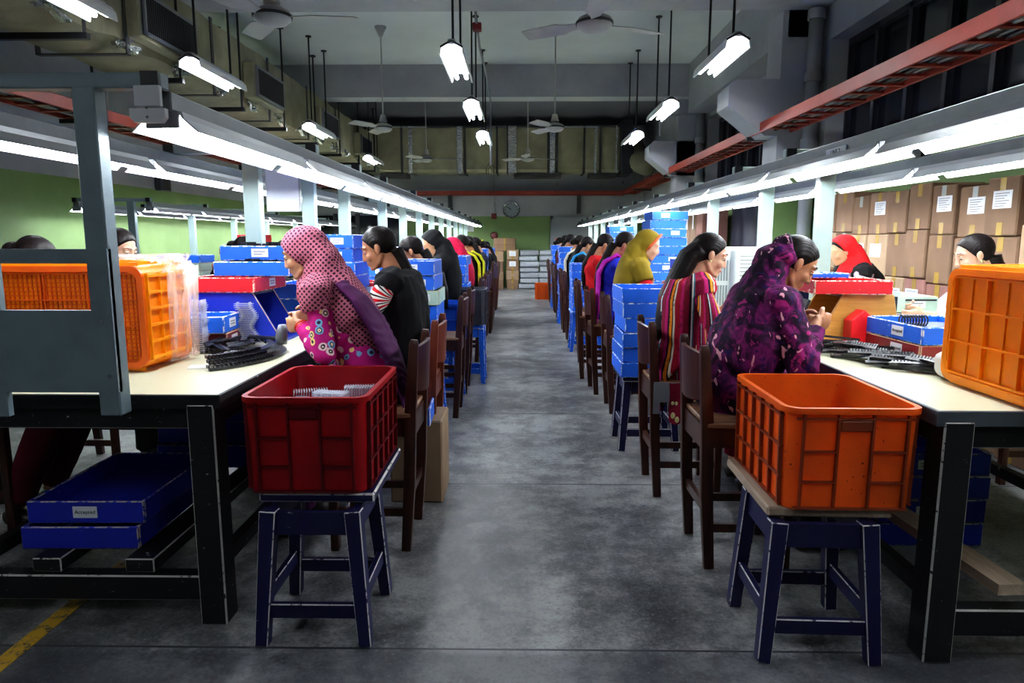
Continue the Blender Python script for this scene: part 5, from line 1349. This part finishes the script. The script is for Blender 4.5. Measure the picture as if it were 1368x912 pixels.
# -- left row, farther
person('half hidden woman with black ponytail behind the striped sleeved one, left row',(-.66,5.06,0),R(180),(.16,1.215),30,8,0,skin='skin_b',tunic='blackcloth',hair='pony',vox=.009)
person('woman in a plain black headscarf, left row',(-.64,5.85,0),R(180),(.12,1.262),30,6,0,(.34,1.0),skin='skin_a',tunic='blackcloth',hair=None,scarf='loose',scarfmat='blackcloth',sleevelen=.6,vox=.009)
person('woman in a crimson scarf with white print, left row',(-.62,7.4,0),R(180),(.14,1.21),26,0,0,skin='skin_b',tunic='rose',hair=None,scarf='loose',scarfmat='crimson',vox=.011)
person('woman in black with a yellow band, left row',(-.62,8.35,0),R(180),(.12,1.25),24,0,0,skin='skin_b',tunic='blackcloth',hair='bun',band=('yellowc',1),vox=.012)
person('second woman in black with a yellow band, left row',(-.62,9.1,0),R(180),(.10,1.24),24,0,0,skin='skin_b',tunic='blackcloth',hair='pony',band=('yellowc',1),vox=.012)
person('woman in black next after the yellow banded pair, left row',(-.62,10.3,0),R(180),(.09,1.23),24,0,0,skin='skin_b',tunic='navyc',hair='bun',vox=.013)
p,q=person('woman in black with flowers in her hair, left row',(-.62,11.4,0),R(180),(.08,1.19),24,0,0,skin='skin_b',tunic='blackcloth',hair='bun',vox=.013)
for s in (1,-1): tmb(MB().ell((-.09,s*.05,.07),(.02,.02,.02)),q['HM']).build('hair_flower','yellowc',p,smooth=True)
person('farthest woman of the left row, in dark clothes',(-.60,12.8,0),R(180),(.08,1.16),24,0,0,skin='skin_b',tunic='blackcloth',hair='braid',vox=.014)
# -- across the benches
p,q=person('woman in white facing the aisle, behind the amber crate',(2.72,3.70,0),R(180),(.315,1.222),20,-12,0,((.70,.10,.90),(.62,-.05,.90)),skin='skin_c',tunic='whitec',hair='pony',vox=.0075,fine=True,sleevelen=.9,lower='whitec')
for s in (1,-1): tmb(MB().ell((-.0,s*.083,-.040),(.005,.005,.012)),q['HM']).build('earring','gold',p,smooth=True)
person('woman in a scarlet scarf and pale pink top, across the right bench',(2.74,5.2,0),R(180),(.34,1.222),22,0,0,(.50,.93),skin='skin_a',tunic='lilac',hair='bun',scarf='loose',scarfmat='scarlet',vox=.009,drape=False,shawl='shoulder',shawlmat='blackcloth')
person('dark haired woman half hidden behind the purple shawl, across the right bench',(2.74,6.4,0),R(180),(.30,1.21),30,0,0,(.5,.93),skin='skin_b',tunic='navyc',hair='bun',vox=.012)
person('dark haired woman seen through the posts before the tall cartons, right bench',(2.74,9.6,0),R(180),(.32,1.15),30,0,0,(.5,.93),skin='skin_b',tunic='navyc',hair='bun',vox=.013)
person('dark haired woman bending low behind the blue grey end board',(-2.45,3.05,0),0,(.27,1.205),45,0,0,(.45,.93),skin='skin_b',tunic='blackcloth',hair='bun',vox=.009,lower='maroonc',feet=.15)
person('woman with parted black hair looking down behind the bagged orange crate',(-2.45,3.80,0),0,(.22,1.255),25,-10,0,(.48,.93),skin='skin_c',tunic='navyc',hair='pony',vox=.008,fine=True)
person('dark haired woman hidden behind the tray pile over the deep blue bin',(-2.45,5.4,0),0,(.27,1.215),40,0,0,(.45,.93),skin='skin_b',tunic='blackcloth',hair='bun',vox=.010)
person('dark haired woman seen beside the dotted headscarf, far side of left bench',(-2.45,6.6,0),0,(.25,1.225),35,0,0,(.45,.93),skin='skin_b',tunic='blackcloth',hair='bun',vox=.011)
person('woman in a pale green scarf and lilac shawl at the far bench',(-3.75,8.95,0),R(180),(.12,1.13),25,0,0,skin='skin_b',tunic='lilac',hair='bun',scarf='loose',scarfmat='palegreen',vox=.011)
person('woman in patterned navy beside the far bench',(-3.8,9.7,0),R(180),(.2,1.02),30,0,0,skin='skin_b',tunic='royal',hair='bun',vox=.012)
make_tray('orange red tray on a stack at the far bench by the green wall',(-4.4,11.2,1.22),'redpaint',.5,.4,.16,0,None,'y')
stack('at the far bench under the orange red tray',-4.4,11.2,TZ,['blue','mint','blue','mint'],w=.5,h=.10)
stack('at the near end of the far bench',-4.42,9.0,TZ,['mint','mint','blue'],w=.55,h=.10)
# ================================================================== camera, world, render look
cam=bpy.data.cameras.new('camera'); co=bpy.data.objects.new('camera',cam); COL.objects.link(co)
cam.sensor_width=36; cam.lens=24; cam.clip_start=.05; cam.clip_end=100
th=math.atan(136/912.); ps=math.atan(13*math.cos(th)/912.)
co.location=(0,0,1.3); co.rotation_euler=(R(90)-th,0,ps)
SC.camera=co
w=bpy.data.worlds.new('world'); SC.world=w; w.use_nodes=True
bg=w.node_tree.nodes['Background']; bg.inputs[0].default_value=(.35,.38,.55,1); bg.inputs[1].default_value=.03
SC.view_settings.view_transform='Standard'; SC.view_settings.look='Medium High Contrast'; SC.view_settings.exposure=0.8
cy=SC.cycles; cy.max_bounces=6; cy.diffuse_bounces=4; cy.glossy_bounces=3; cy.transmission_bounces=4; cy.transparent_max_bounces=12
cy.caustics_reflective=False; cy.caustics_refractive=False; cy.use_denoising=True; cy.sample_clamp_indirect=6.0; cy.use_light_tree=True

import re as _re
for o in SC.objects:
    l=o.get('label')
    if l and not (4<=len(_re.findall(r"[A-Za-z0-9][A-Za-z0-9'\u2019-]*",l))<=16): print('LABEL',o.name,len(l.split()),l)
